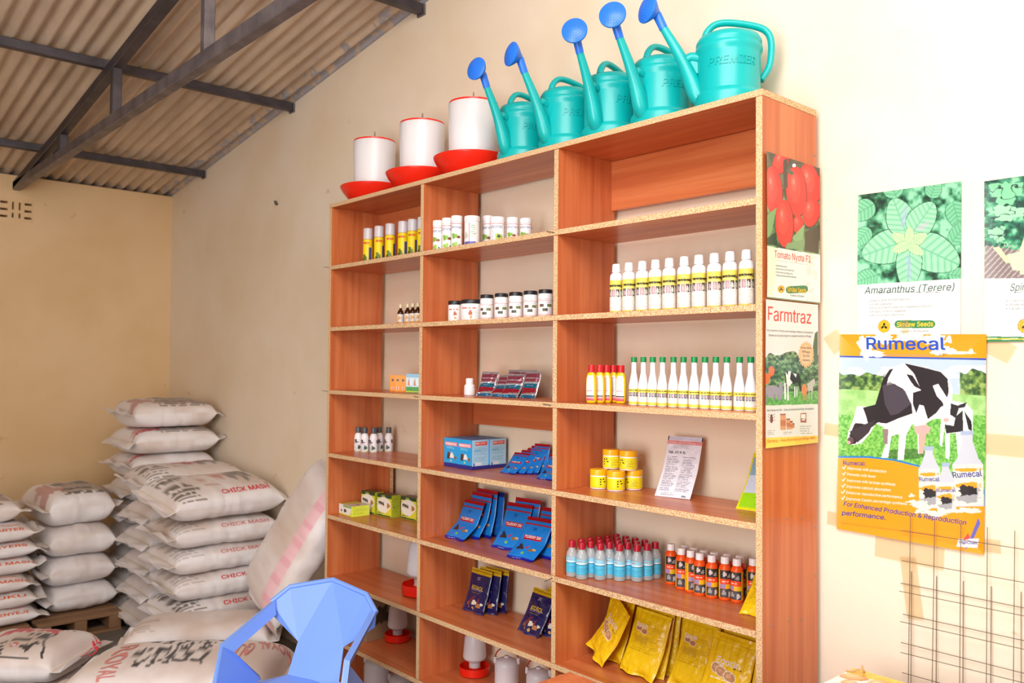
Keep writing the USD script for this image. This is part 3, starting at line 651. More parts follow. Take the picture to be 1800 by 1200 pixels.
# ---------------------------------------------------------------- cartons
def carton(name, w, d, h, fn_front, fn_side, fn_top, cat_='carton', base='ffffff', res=.0022):
    """a box with printed faces; origin at the middle of its base, front faces -y"""
    t = thing(name, None, cat_)
    def face(org, ux, uy, W_, H_, fn):
        nx, ny = max(2, int(W_ / res)), max(2, int(H_ / res))
        X, Y = np.meshgrid(np.linspace(0, W_, nx), np.linspace(0, H_, ny))
        V = np.array(org) + X.ravel()[:, None] * np.array(ux) + Y.ravel()[:, None] * np.array(uy)
        i = (np.arange(ny - 1)[:, None] * nx + np.arange(nx - 1)[None]).ravel()
        F = np.vstack([np.stack([i, i + 1, i + nx + 1], 1), np.stack([i, i + nx + 1, i + nx], 1)])
        a = Art(X.ravel(), Y.ravel(), base)
        if fn: fn(a, W_, H_)
        return trimesh.Trimesh(V, F, process=False), a.c
    hw, hd = w / 2, d / 2
    fs = [face((-hw, -hd, 0), (1, 0, 0), (0, 0, 1), w, h, fn_front), face((hw, hd, 0), (-1, 0, 0), (0, 0, 1), w, h, fn_front),
          face((hw, -hd, 0), (0, 1, 0), (0, 0, 1), d, h, fn_side), face((-hw, hd, 0), (0, -1, 0), (0, 0, 1), d, h, fn_side),
          face((-hw, -hd, h), (1, 0, 0), (0, 1, 0), w, d, fn_top), face((-hw, hd, 0), (1, 0, 0), (0, -1, 0), w, d, None)]
    obj('printed_box', cat(*[m for m, _ in fs]), 'print_satin', t, paint=np.vstack([c for _, c in fs]))
    return t
def setpos(t, loc, rz=0.0, m=None, scale=None, label=None, group=None):
    x = UsdGeom.Xform(stage.GetPrimAtPath(t)); x.ClearXformOpOrder(); place(x, loc, rz, m, scale); tag(t, label, None, group)
# M4 blue cartons
def fr_(a, w, h):
    a.mask(a.x > -1, '1f9fe0').rect(0, w, 0, .016, '2a2f86').rect(w * .08, w * .92, h * .74, h * .86, 'e4808c').lines(w * .12, w * .88, h * .76, h * .84, 1, 'f6d8dc', dash=.004)
    a.blob(w * .34, h * .38, .013, .014, '4a3a34', 2).blob(w * .55, h * .4, .012, .011, 'e8e4e0', 3).blob(w * .80, h * .33, .008, .008, '8a6238', 1).poly([(w * .36, h * .5), (w * .44, h * .56), (w * .42, h * .42)], 'b8343a').ell(w * .5, h * .22, .004, .004, 'cfe07a').lines(w * .2, w * .8, h * .62, h * .70, 2, '8fd0f0', dash=.003)
def sd_(a, w, h):
    a.mask(a.x > -1, 'a9d6f2').rect(0, w, 0, .014, '2a2f86').rect(w * .18, w * .92, h * .80, h * .94, 'e0605e').lines(w * .22, w * .88, h * .83, h * .91, 1, 'f6cfcf', dash=.004).lines(w * .12, w * .95, h * .28, h * .74, 12, '8ab8d8', dash=.002).rect(w * .15, w * .5, h * .62, h * .66, '5fb4d8').rect(w * .2, w * .55, h * .14, h * .24, 'dfe6ee').rect(w * .08, w * .16, h * .12, h * .22, '4a6cb0')
def tp_(a, w, h):
    a.mask(a.x > -1, '3f8fd0').rect(0, w, 0, .006, 'd0506a').rect(0, w, h - .006, h, 'd0506a').lines(w * .2, w * .8, h * .3, h * .7, 4, '8fc4ea', dash=.003)
bc = carton('blue_carton', .094, .092, .122, fr_, sd_, tp_)
for nm, s in (('lettering', 0),):
    M_ = lambda x, y: np.stack([x, np.full_like(x, -.0465), y + .0925], 1)
    obj('lettering', wrap(text_line('TYLODOXY 200', .009, .07, True), M_), 'ink_white', bc)
setpos(bc, (.838, .165, ROW[4]), 0.03, label='blue carton with a hen picture, front row, beside the divider', group='blue cartons on the shelf')
dup(bc, 'blue carton with a hen picture, front row, its pale side panel facing out', (.934, .162, ROW[4]), .03)
dup(bc, 'blue carton behind the front pair, its pale side panel facing out', (.937, .256, ROW[4]), .03)
dup(bc, 'blue carton behind the front pair, beside the divider', (.841, .259, ROW[4]), .03)
# L5 yellow-green cartons
def fr_(a, w, h):
    a.mask(a.x > -1, 'd3d63a').rect(0, w, h * .84, h, '2f4a26').rect(w * .3, w * .55, h * .86, h * .97, '8a9a4a').ell(w * .46, h * .52, w * .50, h * .36, 'efe6dc').poly([(0, 0), (w, 0), (w, h * .06), (0, h * .1)], '3f5a2a').poly([(w * .55, h * .12), (w, h * .12), (w, h * .5)], 'e0d83c')
    for k in range(4): a.blob(w * (.14 + .1 * k), h * (.62 - .02 * k), .006, .008, '4a4038', k)
    a.blob(w * .78, h * .52, .011, .012, 'b8762c', 2).lines(w * .05, w * .5, h * .12, h * .2, 1, '6a5a3a', dash=.003)
def sd_(a, w, h):
    a.mask(a.x > -1, 'b5c034').lines(w * .15, w * .85, h * .15, h * .85, 9, '9aa828', dash=.003).blob(w * .3, h * .45, .006, .003, '8a5a2a', 1)
def tp_(a, w, h):
    a.mask(a.x > -1, '6e5a3a').rect(w * .1, w * .9, h * .2, h * .8, '8a6a4a')
yc = carton('green_yellow_carton', .108, .055, .106, fr_, sd_, tp_)
setpos(yc, (.122, .190, ROW[5]), .08, label='yellow-green carton with a white oval, behind the small flat carton', group='yellow-green cartons on the shelf')
dup(yc, 'yellow-green carton with a white oval, middle one of three', (.253, .198, ROW[5]), .09)
dup(yc, 'yellow-green carton with a white oval, partly hidden by the divider', (.392, .242, ROW[5]), .1)
def fr2(a, w, h):
    a.mask(a.x > -1, 'efece8').rect(0, w, 0, h * .12, 'd8d83c').blob(w * .5, h * .45, .014, .008, '4a3a2c', 2).blob(w * .2, h * .4, .006, .006, '6a5238', 3).rect(w * .35, w, h * .78, h * .98, '7fae5a').poly([(w * .86, 0), (w, 0), (w, h), (w * .95, h * .5)], 'd8de3c')
def sd2(a, w, h):
    a.mask(a.x > -1, 'dcea4a').lines(w * .1, w * .9, h * .12, h * .9, 7, 'b3c43a', dash=.002).rect(w * .97, w, 0, h, 'c8d4dc')
def tp2(a, w, h):
    a.mask(a.x > -1, 'c9c24a').poly([(w * .3, 0), (w, 0), (w, h), (w * .55, h)], 'd8c8c0').blob(w * .75, h * .5, .01, .012, '9a6a4a', 2)
sc_ = carton('small_flat_carton', .128, .098, .05, fr2, sd2, tp2)
setpos(sc_, (.108, .095, ROW[5]), -.06, label='small flat yellow-green carton lying in front of the taller ones')
# L3 small cartons
def fr_(a, w, h):
    a.mask(a.x > -1, 'f0931c').blob(w * .45, h * .70, .006, .006, '4a4a48', 2).rect(w * .3, w * .7, h * .12, h * .3, 'f3d9c4').rect(w * .38, w * .55, h * .15, h * .27, 'c0685a')
def sd_(a, w, h): a.mask(a.x > -1, 'ee8f18').lines(w * .2, w * .8, h * .2, h * .8, 6, 'd07a10', dash=.002)
oc = carton('orange_carton', .030, .030, .076, fr_, sd_, sd_, res=.0014)
setpos(oc, (.357, .150, ROW[3]), .65, label='small orange carton with a cow print, outermost of three', group='small orange cartons')
dup(oc, 'small orange carton with a cow print, middle of three', (.398, .148, ROW[3]), .75)
dup(oc, 'small orange carton with a cow print, beside the green striped cartons', (.438, .152, ROW[3]), .7)
def fr_(a, w, h):
    a.mask(a.x > -1, 'cfe2ec').rect(0, w, 0, h * .08, 'c8dc4a').rect(0, w, h * .08, h * .3, '4aa64a').rect(0, w, h * .8, h, '8fc0e0').poly([(w * .2, h * .4), (w * .5, h * .35), (w * .4, h * .8)], 'd0785c').rect(w * .6, w * .9, h * .4, h * .75, 'e8f0f0')
def sd_(a, w, h): a.mask(a.x > -1, 'b8d84a').rect(0, w, h * .1, h * .9, '6ac0c8').lines(w * .2, w * .8, h * .2, h * .8, 6, '3a9a8a', dash=.002)
def tp_(a, w, h): a.mask(a.x > -1, 'd8de2c')
gc_ = carton('striped_carton', .034, .032, .084, fr_, sd_, tp_, res=.0014)
setpos(gc_, (.487, .155, ROW[3]), .6, label='small carton striped green, white and blue, nearer the orange cartons', group='small green and blue striped cartons')
dup(gc_, 'small carton striped green, white and blue, nearer the divider', (.533, .155, ROW[3]), .65)
dup(gc_, 'small carton striped green, white and blue, mostly hidden by the divider', (.579, .155, ROW[3]), .7)

# ---------------------------------------------------------------- pouches and sachets
def pouch(name, w, h, thick, lean0, lean1, art, matname='print_gloss', nx=64, ns=96, cat_='pouch', letters=(), crease=.0015, seed=0, curl=0.0, flare=0.0):
    """a filled sachet standing on its bottom edge, leaning back; lean0 at the foot, lean1 at the top (radians from upright)"""
    t = thing(name, None, cat_)
    s = np.linspace(0, h, ns); A = np.interp(s, [0, .38 * h, .55 * h, h], [lean0, lean0, lean1, lean1])
    ds = np.diff(s); cy = np.r_[0, np.cumsum(np.sin(A[:-1]) * ds)]; cz = np.r_[0, np.cumsum(np.cos(A[:-1]) * ds)]
    def surf(x, q, side):
        q = np.clip(q, 0, h)
        a = np.interp(q, s, A); y0 = np.interp(q, s, cy); z0 = np.interp(q, s, cz)
        u = np.clip(2 * x / w, -1, 1); e = np.clip((q - .05 * h) / (.9 * h), 0, 1)
        th_ = thick * np.sqrt(np.maximum(1 - u ** 2, 0)) * np.power(np.maximum(4 * e * (1 - e), 0), .45) * (1.12 - .35 * e)
        nz = (meshkit.fbm(np.stack([x / w * 7 + seed, q / w * 7, np.full_like(x, seed * 1.7)], -1), 3, seed) - .5) * 2 * crease * np.minimum(1, (1 - np.abs(u)) * 8)
        edge = np.abs(u) > .93
        d = side * (th_ + .0002) + np.where(edge, 0, nz)
        bend = curl * u ** 2 * w
        wig = flare * np.sin(u * 5 + seed) * np.clip(1 - q / (.12 * h), 0, 1)
        return np.stack([x, y0 - d * np.cos(a) + bend + wig, np.maximum(z0 + d * np.sin(a), .0004)], -1)
    X, S = np.meshgrid(np.linspace(-w / 2, w / 2, nx), s)
    X, S = X.ravel(), S.ravel()
    i = (np.arange(ns - 1)[:, None] * nx + np.arange(nx - 1)[None]).ravel()
    F = np.vstack([np.stack([i, i + 1, i + nx + 1], 1), np.stack([i, i + nx + 1, i + nx], 1)])
    front, back = surf(X, S, 1), surf(X, S, -1)
    a = Art(X, S, 'ffffff'); art(a, w, h)
    m = cat(trimesh.Trimesh(front, F, process=False), trimesh.Trimesh(back, F[:, ::-1], process=False))
    obj('film', m, matname, t, smooth=True, paint=np.vstack([a.c, a.c]))
    for txt, hh, wd, x0, q0, ink, bold in letters:
        fn = lambda x, y: surf(x + x0, y + q0, 1) + np.array([0, -.0007 * math.cos(lean1), .0007 * math.sin(lean1)])
        obj('lettering', wrap(text_line(txt, hh, wd, bold), fn, .008), ink, t)
    return t
def art_blue(a, w, h):
    a.mask(a.x > -9, '1679d0').rect(-w, w, h * .92, h, 'a3121f').rect(-w, w, h * .83, h * .86, 'a81a28').rect(-w, w, 0, h * .055, '1a1f9a').lines(-w * .28, w * .1, h * .015, h * .045, 1, 'c8d0f0', dash=.003)
    a.rect(-w * .34, w * .34, h * .50, h * .60, 'b01c2c').lines(-w * .1, w * .1, h * .68, h * .78, 3, '0e4f9a', dash=.003)
    a.blob(-w * .20, h * .27, w * .13, h * .05, '3a2a26', 3).blob(-w * .24, h * .32, w * .06, h * .06, '2a3040', 1).blob(w * .22, h * .25, w * .1, h * .035, '8a6438', 2).blob(w * .3, h * .27, w * .07, h * .02, 'd0a878', 4).poly([(-w * .05, h * .28), (w * .12, h * .36), (w * .04, h * .26)], 'c02a34').ell(0, h * .15, w * .045, h * .028, '8fc83a').ell(0, h * .15, w * .025, h * .016, '5a9a2a')
def art_blue_back(a, w, h):
    a.mask(a.x > -9, '1460b4').rect(-w, w, h * .9, h, '14246a').rect(-w, w, 0, h * .05, '1a1f8a').blob(w * .0, h * .6, w * .16, h * .09, '10264a', 2).lines(-w * .4, w * .4, h * .12, h * .4, 9, '2a78c8', dash=.003).rect(w * .0, w * .1, h * .2, h * .3, 'c0b8d0')
bl = [('TYLODOXY 200', .0105, .082, 0, .106, 'ink_white', True)]
G_B = 'blue hen-feed pouches in the middle bay'
def pput(t, loc, rz, label, group, tilt=0.0):
    setpos(t, None, m=mtx(loc, rz, tilt), label=label, group=group)
zz = ROW[5]
A1 = pouch('blue_pouch', .137, .195, .011, .95, .42, art_blue, letters=bl, seed=1, flare=.006)
pput(A1, (.874, .106, zz), -.03, 'blue pouch slumped foremost in the pile beside the divider', G_B)
A2 = pouch('blue_pouch', .137, .20, .011, .62, .22, art_blue, letters=bl, seed=2, flare=.005)
pput(A2, (.886, .177, zz), -.02, 'blue pouch behind the slumped one, its red top edge higher', G_B)
A3 = pouch('blue_pouch', .137, .20, .010, .30, .12, art_blue, letters=bl, seed=3)
pput(A3, (.902, .230, zz), .0, 'blue pouch standing third in the pile beside the divider', G_B)
A4 = pouch('blue_pouch', .130, .19, .009, .14, .06, art_blue_back, seed=4)
pput(A4, (.928, .268, zz), .05, 'dark blue pouch with its plain back showing, rearmost beside the divider', G_B)
B1 = pouch('blue_pouch', .135, .20, .011, .72, .38, art_blue, letters=bl, seed=5, flare=.006)
pput(B1, (1.160, .138, zz), .12, 'blue pouch leaning alone in the centre of the middle bay', G_B)
B2 = pouch('blue_pouch', .135, .20, .010, .42, .2, art_blue, letters=bl, seed=6)
pput(B2, (1.178, .200, zz), .1, 'blue pouch standing behind the one leaning in the centre', G_B)
C1 = pouch('blue_pouch', .135, .195, .011, 1.0, .55, art_blue, letters=bl, seed=7, flare=.005)
pput(C1, (1.325, .068, zz), .1, 'blue pouch slumped lowest, nearest the front edge', G_B)
C2 = pouch('blue_pouch', .135, .20, .010, .66, .35, art_blue, letters=bl, seed=8)
pput(C2, (1.352, .150, zz), .08, 'blue pouch behind the lowest one, next to the far divider', G_B)
C3 = pouch('blue_pouch', .135, .20, .010, .4, .2, art_blue, letters=bl, seed=9)
pput(C3, (1.385, .205, zz), .06, 'blue pouch rearmost beside the far divider', G_B)
# M4 small blue sachets
sl = [('TYLODOXY 200', .006, .045, 0, .066, 'ink_white', True)]
zz = ROW[4]
S = [pouch('blue_sachet', .082, .122, .0075, l0, l1, art_blue, letters=sl, nx=44, ns=64, seed=20 + i, flare=.004) for i, (l0, l1) in enumerate([(1.05, .75), (.95, .62), (.8, .55), (.62, .42), (.4, .2)])]
for i, (t, p) in enumerate(zip(S, [(1.150, .160), (1.175, .186), (1.196, .208), (1.214, .226), (1.228, .252)])):
    pput(t, (p[0], p[1], zz), .1, f'small blue sachet, {["lowest and foremost", "second", "third", "fourth", "topmost, with its red top"][i]} in the fanned pile by the blue cartons', 'small blue sachets fanned out')
S6 = pouch('blue_sachet', .082, .122, .0075, .95, .6, art_blue, letters=sl, nx=44, ns=64, seed=26, flare=.004)
pput(S6, (1.372, .150, zz), .05, 'small blue sachet by itself against the far divider', 'small blue sachets fanned out')
# M3 silver sachets
def art_silver(a, w, h):
    a.mask(a.x > -9, 'a9a3a6').rect(-w * .42, w * .42, 0, h * .10, '2f78a8').rect(-w * .42, w * .42, h * .10, h * .125, 'd8dde0').poly([(-w * .44, h * .14), (w * .44, h * .2), (w * .44, h * .36), (-w * .44, h * .36)], 'a8283a').rect(-w * .42, w * .42, h * .36, h * .54, '1f7396').lines(-w * .25, w * .25, h * .42, h * .49, 1, 'bcd8e2', dash=.003).rect(-w * .44, w * .44, h * .54, h * .57, 'c8ccd8').poly([(-w * .44, h * .60), (w * .44, h * .62), (w * .44, h * .9), (-w * .44, h * .9)], '93485a').rect(-w * .42, w * .42, h * .72, h * .76, 'b8a8b0')
zz = ROW[3]
sp_ = [(1.015, .150, .62, .30), (1.110, .140, .85, .5), (1.128, .205, .3, .12), (1.185, .135, .75, .4), (1.212, .195, .35, .15), (1.262, .165, .45, .22)]
for i, (x, y, l0, l1) in enumerate(sp_):
    t = pouch('silver_sachet', .085, .112, .009, l0, l1, art_silver, 'print_chrome', nx=40, ns=56, seed=30 + i, crease=.004, cat_='sachet', flare=.004)
    pput(t, (x, y, zz), .25 - .1 * (i % 3), f'silver sachet with red and blue print, {["alone nearest the pill bottle", "front of the middle pair", "behind in the middle pair", "front of the last three", "behind in the last three", "last, touching the divider side"][i]}', 'silver sachets on the shelf')
# M6 navy pouches
def art_navy(a, w, h):
    a.mask(a.x > -9, '1b1a52').rect(-w, w, h * .88, h * .94, 'd3a916').rect(-w, w, h * .94, h * .955, '6a5a20').rect(-w, w, h * .955, h, 'caa21a').rect(-w * .46, -w * .43, 0, h * .85, '4a4a80')
    a.lines(-w * .1, w * .1, h * .74, h * .82, 3, 'a8a8c8', dash=.003).lines(-w * .3, w * .3, h * .48, h * .56, 2, '6a68a0', dash=.003).lines(-w * .26, w * .2, h * .43, h * .46, 1, 'a08a30', dash=.003)
    a.poly([(-w * .3, h * .2), (-w * .1, h * .36), (w * .02, h * .38), (-w * .1, h * .24), (-w * .24, h * .16)], '6a2430').blob(w * .0, h * .22, w * .11, h * .055, 'd8d0c0', 2).blob(w * .22, h * .17, w * .10, h * .05, 'b07440', 3).blob(w * .34, h * .22, w * .06, h * .03, 'd8cfc4', 1).blob(-w * .25, h * .17, w * .07, h * .04, '7a4a38', 4).poly([(w * .1, h * .2), (w * .18, h * .36), (w * .2, h * .22)], '8a2a30')
    a.ell(0, h * .09, w * .06, h * .035, 'b89a5a').ell(-w * .2, h * .10, w * .03, h * .02, '8a6a60').rect(-w * .3, w * .4, h * .02, h * .028, '4a4a90')
nl = [('BIOSOL', .016, .072, 0, .093, 'ink_gold', True)]
zz = ROW[6]
nv = [(.935, .165, .42, .2, .0), (.972, .205, .22, .12, .05), (.985, .245, .12, .06, .1), (1.295, .145, .62, .4, -.08), (1.375, .185, .4, .25, .0)]
for i, (x, y, l0, l1, rz) in enumerate(nv):
    t = pouch('navy_pouch', .132, .178, .012, l0, l1, art_navy, 'print_foil', letters=nl if i in (0, 3) else (), seed=40 + i, crease=.003, flare=.006)
    pput(t, (x, y, zz), rz, f'navy pouch with a gold top band, {["foremost of the standing three", "second of the standing three", "rearmost of the standing three", "slumped beside the far divider", "behind the slumped one at the far divider"][i]}', 'navy pouches on the shelf')
# R6 yellow egg pouches
def art_egg(a, w, h):
    a.mask(a.x > -9, 'f0c614').rect(-w, w, h * .95, h, 'e8b80e')
    for k in range(-3, 4): a.rect(k * w * .16 - w * .022, k * w * .16 + w * .022, h * .3, h * .95, 'e3a60c', .7)
    a.rect(-w, w, h * .885, h * .9, 'd8a00c')
    for ex_, ey in ((-.22, .52), (-.10, .49), (.10, .455)):
        a.ell(w * ex_, h * ey, w * .145, h * .075, 'e8ddc0', -.35).ell(w * ex_, h * ey, w * .125, h * .062, 'c08a62', -.35).ell(w * (ex_ - .03), h * (ey + .015), w * .06, h * .03, 'd6a67e', -.35)
    a.lines(-w * .3, w * .3, h * .36, h * .40, 1, 'f5ead0', dash=.005).lines(-w * .36, w * .36, h * .14, h * .30, 6, 'd9b010', dash=.003).lines(w * .12, w * .36, h * .56, h * .60, 1, '6a5a30', dash=.003)
    a.rect(-w, w, h * .10, h * .108, 'd8b40c')
def art_egg_back(a, w, h):
    a.mask(a.x > -9, 'eec512').lines(-w * .4, w * .4, h * .35, h * .85, 20, 'cfa510', dash=.003)
    for k in range(-3, 4): a.rect(k * w * .16 - w * .022, k * w * .16 + w * .022, h * .5, h * .95, 'e3a60c', .6)
    for ex_, ey in ((-.14, .70), (.02, .675)): a.ell(w * ex_ - w * .12, h * ey, w * .10, h * .045, 'e8ddc0').ell(w * ex_ - w * .12, h * ey, w * .085, h * .036, 'b07a58')
    a.rect(-w * .32, w * .05, h * .48, h * .60, 'b08a1c', .5)
el = [('Egocin', .020, .082, 0, .134, 'ink_lilac', True)]
el2 = [('Egocin', .012, .050, -.028, .158, 'ink_lilac', True)]
zz = ROW[6]
E = [(1.664, .118, .55, .3, -.5, 0, 'f', 'leaning askew, foremost beside the divider', .14, .30),
     (1.682, .170, .34, .2, -.25, 0, 'f', 'second, behind the one leaning askew', .145, .06),
     (1.712, .222, .18, .1, -.1, 0, 'b', 'third, upright behind the askew one', .145, 0),
     (1.852, .118, .55, .32, .02, 0, 'b', 'foremost of the second pile, back label showing', .148, .05),
     (1.858, .165, .38, .22, .02, 0, 'f', 'second in the second pile', .148, .0),
     (1.868, .208, .24, .14, 0, 0, 'b', 'third in the second pile', .148, 0), (1.905, .246, .12, .08, .0, 0, 'f', 'rearmost in the second pile', .148, 0),
     (2.035, .145, .50, .28, .0, 0, 'b', 'foremost of the third pile, back label showing', .142, .04),
     (2.042, .195, .30, .18, .0, 0, 'f', 'second in the third pile', .142, 0), (2.052, .240, .14, .08, .0, 0, 'b', 'rearmost in the third pile', .142, 0),
     (2.185, .088, .62, .36, .0, 0, 'f', 'foremost of the last pile, large lettering showing', .16, .03),
     (2.205, .150, .42, .25, .0, 0, 'f', 'second in the last pile', .15, 0), (2.215, .205, .25, .16, .0, 0, 'b', 'third in the last pile', .15, 0),
     (2.318, .110, .5, .3, .0, 0, 'f', 'beside the side panel, half hidden by its edge', .10, 0)]
for i, (x, y, l0, l1, rz, _, side, words, w_, tilt) in enumerate(E):
    t = pouch('egg_pouch', w_, .215 if w_ < .155 else .225, .013, l0, l1, art_egg if side == 'f' else art_egg_back, 'print_gloss', letters=(el if w_ > .11 else ()) if side == 'f' else el2, seed=60 + i, crease=.004, flare=.008)
    pput(t, (x, y, zz + abs(math.sin(tilt)) * w_ / 2), rz, 'yellow pouch printed with eggs, ' + words, 'yellow egg-print pouches', tilt)
t = pouch('egg_pouch', .12, .17, .013, 1.0, .9, art_egg_back, seed=80, crease=.004, flare=.006)
pput(t, (2.318, .115, ROW[5]), .2, 'yellow pouch lying on the shelf beside the last orange bottle', 'yellow egg-print pouches')
# R4 white leaflet pouch and the green one
def art_leaf(a, w, h):
    a.mask(a.x > -9, 'e4e2ec').rect(-w, w, h * .945, h, 'c8c8d8').rect(-w, w, h * .87, h * .93, 'd88a8a').lines(-w * .48, w * .48, h * .875, h * .925, 2, 'e8c0c0', dash=.004).lines(-w * .3, w * .3, h * .80, h * .86, 3, '9a98a4', dash=.002)
    a.lines(-w * .42, -w * .03, h * .10, h * .68, 24, '9c9cac', dash=.0022).lines(w * .03, w * .42, h * .10, h * .68, 24, '9c9cac', seed=3, dash=.0022).lines(-w * .35, w * .1, h * .03, h * .08, 2, 'a8a8b4', dash=.002).ell(w * .3, h * .035, w * .07, h * .014, '7a8494').rect(-w * .5, -w * .47, h * .93, h, '2a2a30').rect(w * .47, w * .5, h * .93, h, '2a2a30')
t = pouch('leaflet_pouch', .128, .222, .006, .62, .38, art_leaf, 'print_satin', nx=90, ns=150, letters=[('Eqk, 20 % fs', .0085, .062, -.02, .160, 'ink_black', True)], seed=90, crease=.002)
pput(t, (1.953, .180, ROW[4]), .2, 'pale pouch printed with two columns of small text, leaning on the wall', None)
def art_green(a, w, h):
    a.mask(a.x > -9, 'e2dc1c').rect(-w * .46, w * .46, h * .05, h * .30, '97d41c').rect(-w * .46, w * .46, h * .30, h * .62, 'c3ccdd').rect(-w * .46, w * .46, h * .62, h * .92, '86a8bc').lines(-w * .1, w * .4, h * .08, h * .13, 1, '3a5a1c', dash=.004).lines(-w * .2, w * .4, h * .2, h * .24, 1, '6a9a2c', dash=.004)
t = pouch('green_pouch', .15, .20, .008, .72, .5, art_green, 'print_gloss', seed=91)
pput(t, (2.287, .160, ROW[4]), .06, 'yellow and lime-green pouch half hidden by the side panel', None)

# ---------------------------------------------------------------- drinkers, jugs, carton
def drinker(label, loc, rz, sc, group):
    t = thing('poultry_drinker', label, 'poultry drinker', loc, rz, group, scale=(sc, sc, sc))
    obj('water_jar', lathe([(.024, .022), (.024, .05), (.03, .056), (.045, .064), (.05, .075), (.044, .15), (.038, .172), (.026, .184), (.01, .188), (0, .1885)], 32), 'milky_grey', t, smooth=50)
    obj('tray', lathe([(0, 0), (.058, 0), (.064, .004), (.066, .035), (.063, .036), (.060, .008), (.03, .008), (.028, .03), (0, .03)], 36), 'red_plastic', t, smooth=40)
    obj('top_knob', lathe([(0, .187), (.008, .187), (.008, .196), (.006, .199), (0, .1995)], 14), 'milky_grey', t, smooth=50)
    return t
drinker('white poultry drinker with a red tray, half hidden behind the divider', (.565, .170, ROW[6]), 0, 1.35, 'poultry drinkers on the shelves')
drinker('white poultry drinker with a red tray, beside the old carton', (.305, .222, ROW[7]), .4, .95, 'poultry drinkers on the shelves')
drinker('white poultry drinker with a red tray, in the low middle bay', (.884, .222, ROW[7]), .4, 1.0, 'poultry drinkers on the shelves')
def jug(label, loc, rz=0, sc=1.0):
    t = thing('jug_drinker', label, 'jug', loc, rz, 'milky jugs with red handles', scale=(sc, sc, sc))
    obj('jug_body', lathe([(0, 0), (.052, 0), (.056, .004), (.056, .13), (.05, .15), (.03, .160), (.012, .164), (.011, .172), (0, .1725)], 32), 'milky_grey', t, smooth=50)
    obj('lug', cat(bx(-.062, -.048, -.008, .008, .135, .165, .002), bx(.048, .062, -.008, .008, .135, .165, .002)), 'milky_grey', t)
    a = np.linspace(0, math.pi, 20); obj('handle', tube(np.stack([-.055 * np.cos(a), np.zeros(20), .158 + .052 * np.sin(a)], 1), .0032, 8), 'string_red', t, smooth=True)
    return t
jug('milky jug with a red loop handle, in the low middle bay', (1.125, .19, ROW[7]), .7, .85)
jug('milky jug beside the other one, mostly hidden by the wooden desk', (1.30, .20, ROW[7]), .5, .85)
jug('milky jug on the bottom shelf beside the blue chair', (.215, .17, ROW[8]), .5, 1.15)
jug('milky jug on the bottom shelf, farther from the outer side', (.40, .18, ROW[8]), 1.2, 1.0)
def fr_(a, w, h): a.mask(a.x > -1, 'a08468').blob(w * .6, h * .6, .05, .04, '4a3c2c', 2, .6).blob(w * .3, h * .5, .02, .05, '5a4a34', 5, .5).lines(w * .5, w * .95, h * .4, h * .8, 5, '4a3a28', dash=.01)
def sd_(a, w, h): a.mask(a.x > -1, '9a7e62').blob(w * .5, h * .55, .06, .04, '4a3c2c', 3, .6)
ct = carton('old_carton', .20, .18, .19, fr_, sd_, None, base='a98c6e', res=.006)
setpos(ct, (.135, .175, ROW[7]), .05, label='old brown carton with dark print beside the red drinker')
# ---------------------------------------------------------------- on top of the shelf unit
ZT = BZ[0] + .0008
def feeder(label, loc, rz, sc=1.0):
    t = thing('poultry_feeder', label, 'poultry feeder', loc, rz, 'red and white poultry feeders on top of the shelf', scale=(sc, sc, sc))
    obj('drum', lathe([(.094, .045), (.098, .05), (.101, .16), (.104, .288), (.1045, .303), (.103, .305), (.100, .304), (0, .304)], 48), 'milky_plastic', t, smooth=40)
    obj('tray', lathe([(0, 0), (.085, 0), (.098, .003), (.122, .018), (.152, .055), (.163, .074), (.165, .081), (.163, .083), (.159, .078), (.147, .056), (.10, .02), (.05, .03), (0, .06)], 56), 'drum_red', t, smooth=45)
    obj('lid_rim', lathe([(.0985, .3042), (.1015, .3046), (.1015, .3125), (.099, .3135), (.06, .3125), (0, .3125)], 48), 'drum_red', t, smooth=40)
    obj('hook', tube(bez([(-.02, 0, .310), (-.005, 0, .330), (0, 0, .362), (.005, 0, .330), (.02, 0, .310)]), .0022, 6), 'hook_wire', t)
    return t
feeder('white drum poultry feeder with a red tray, nearest the outer end of the shelf top', (.140, .165, ZT), .2)
feeder('white drum poultry feeder with a red tray, in the middle of the three', (.555, .155, ZT), 1.0, 1.0)
feeder('white drum poultry feeder with a red tray, beside the watering cans', (.930, .150, ZT), 2.0, 1.02)

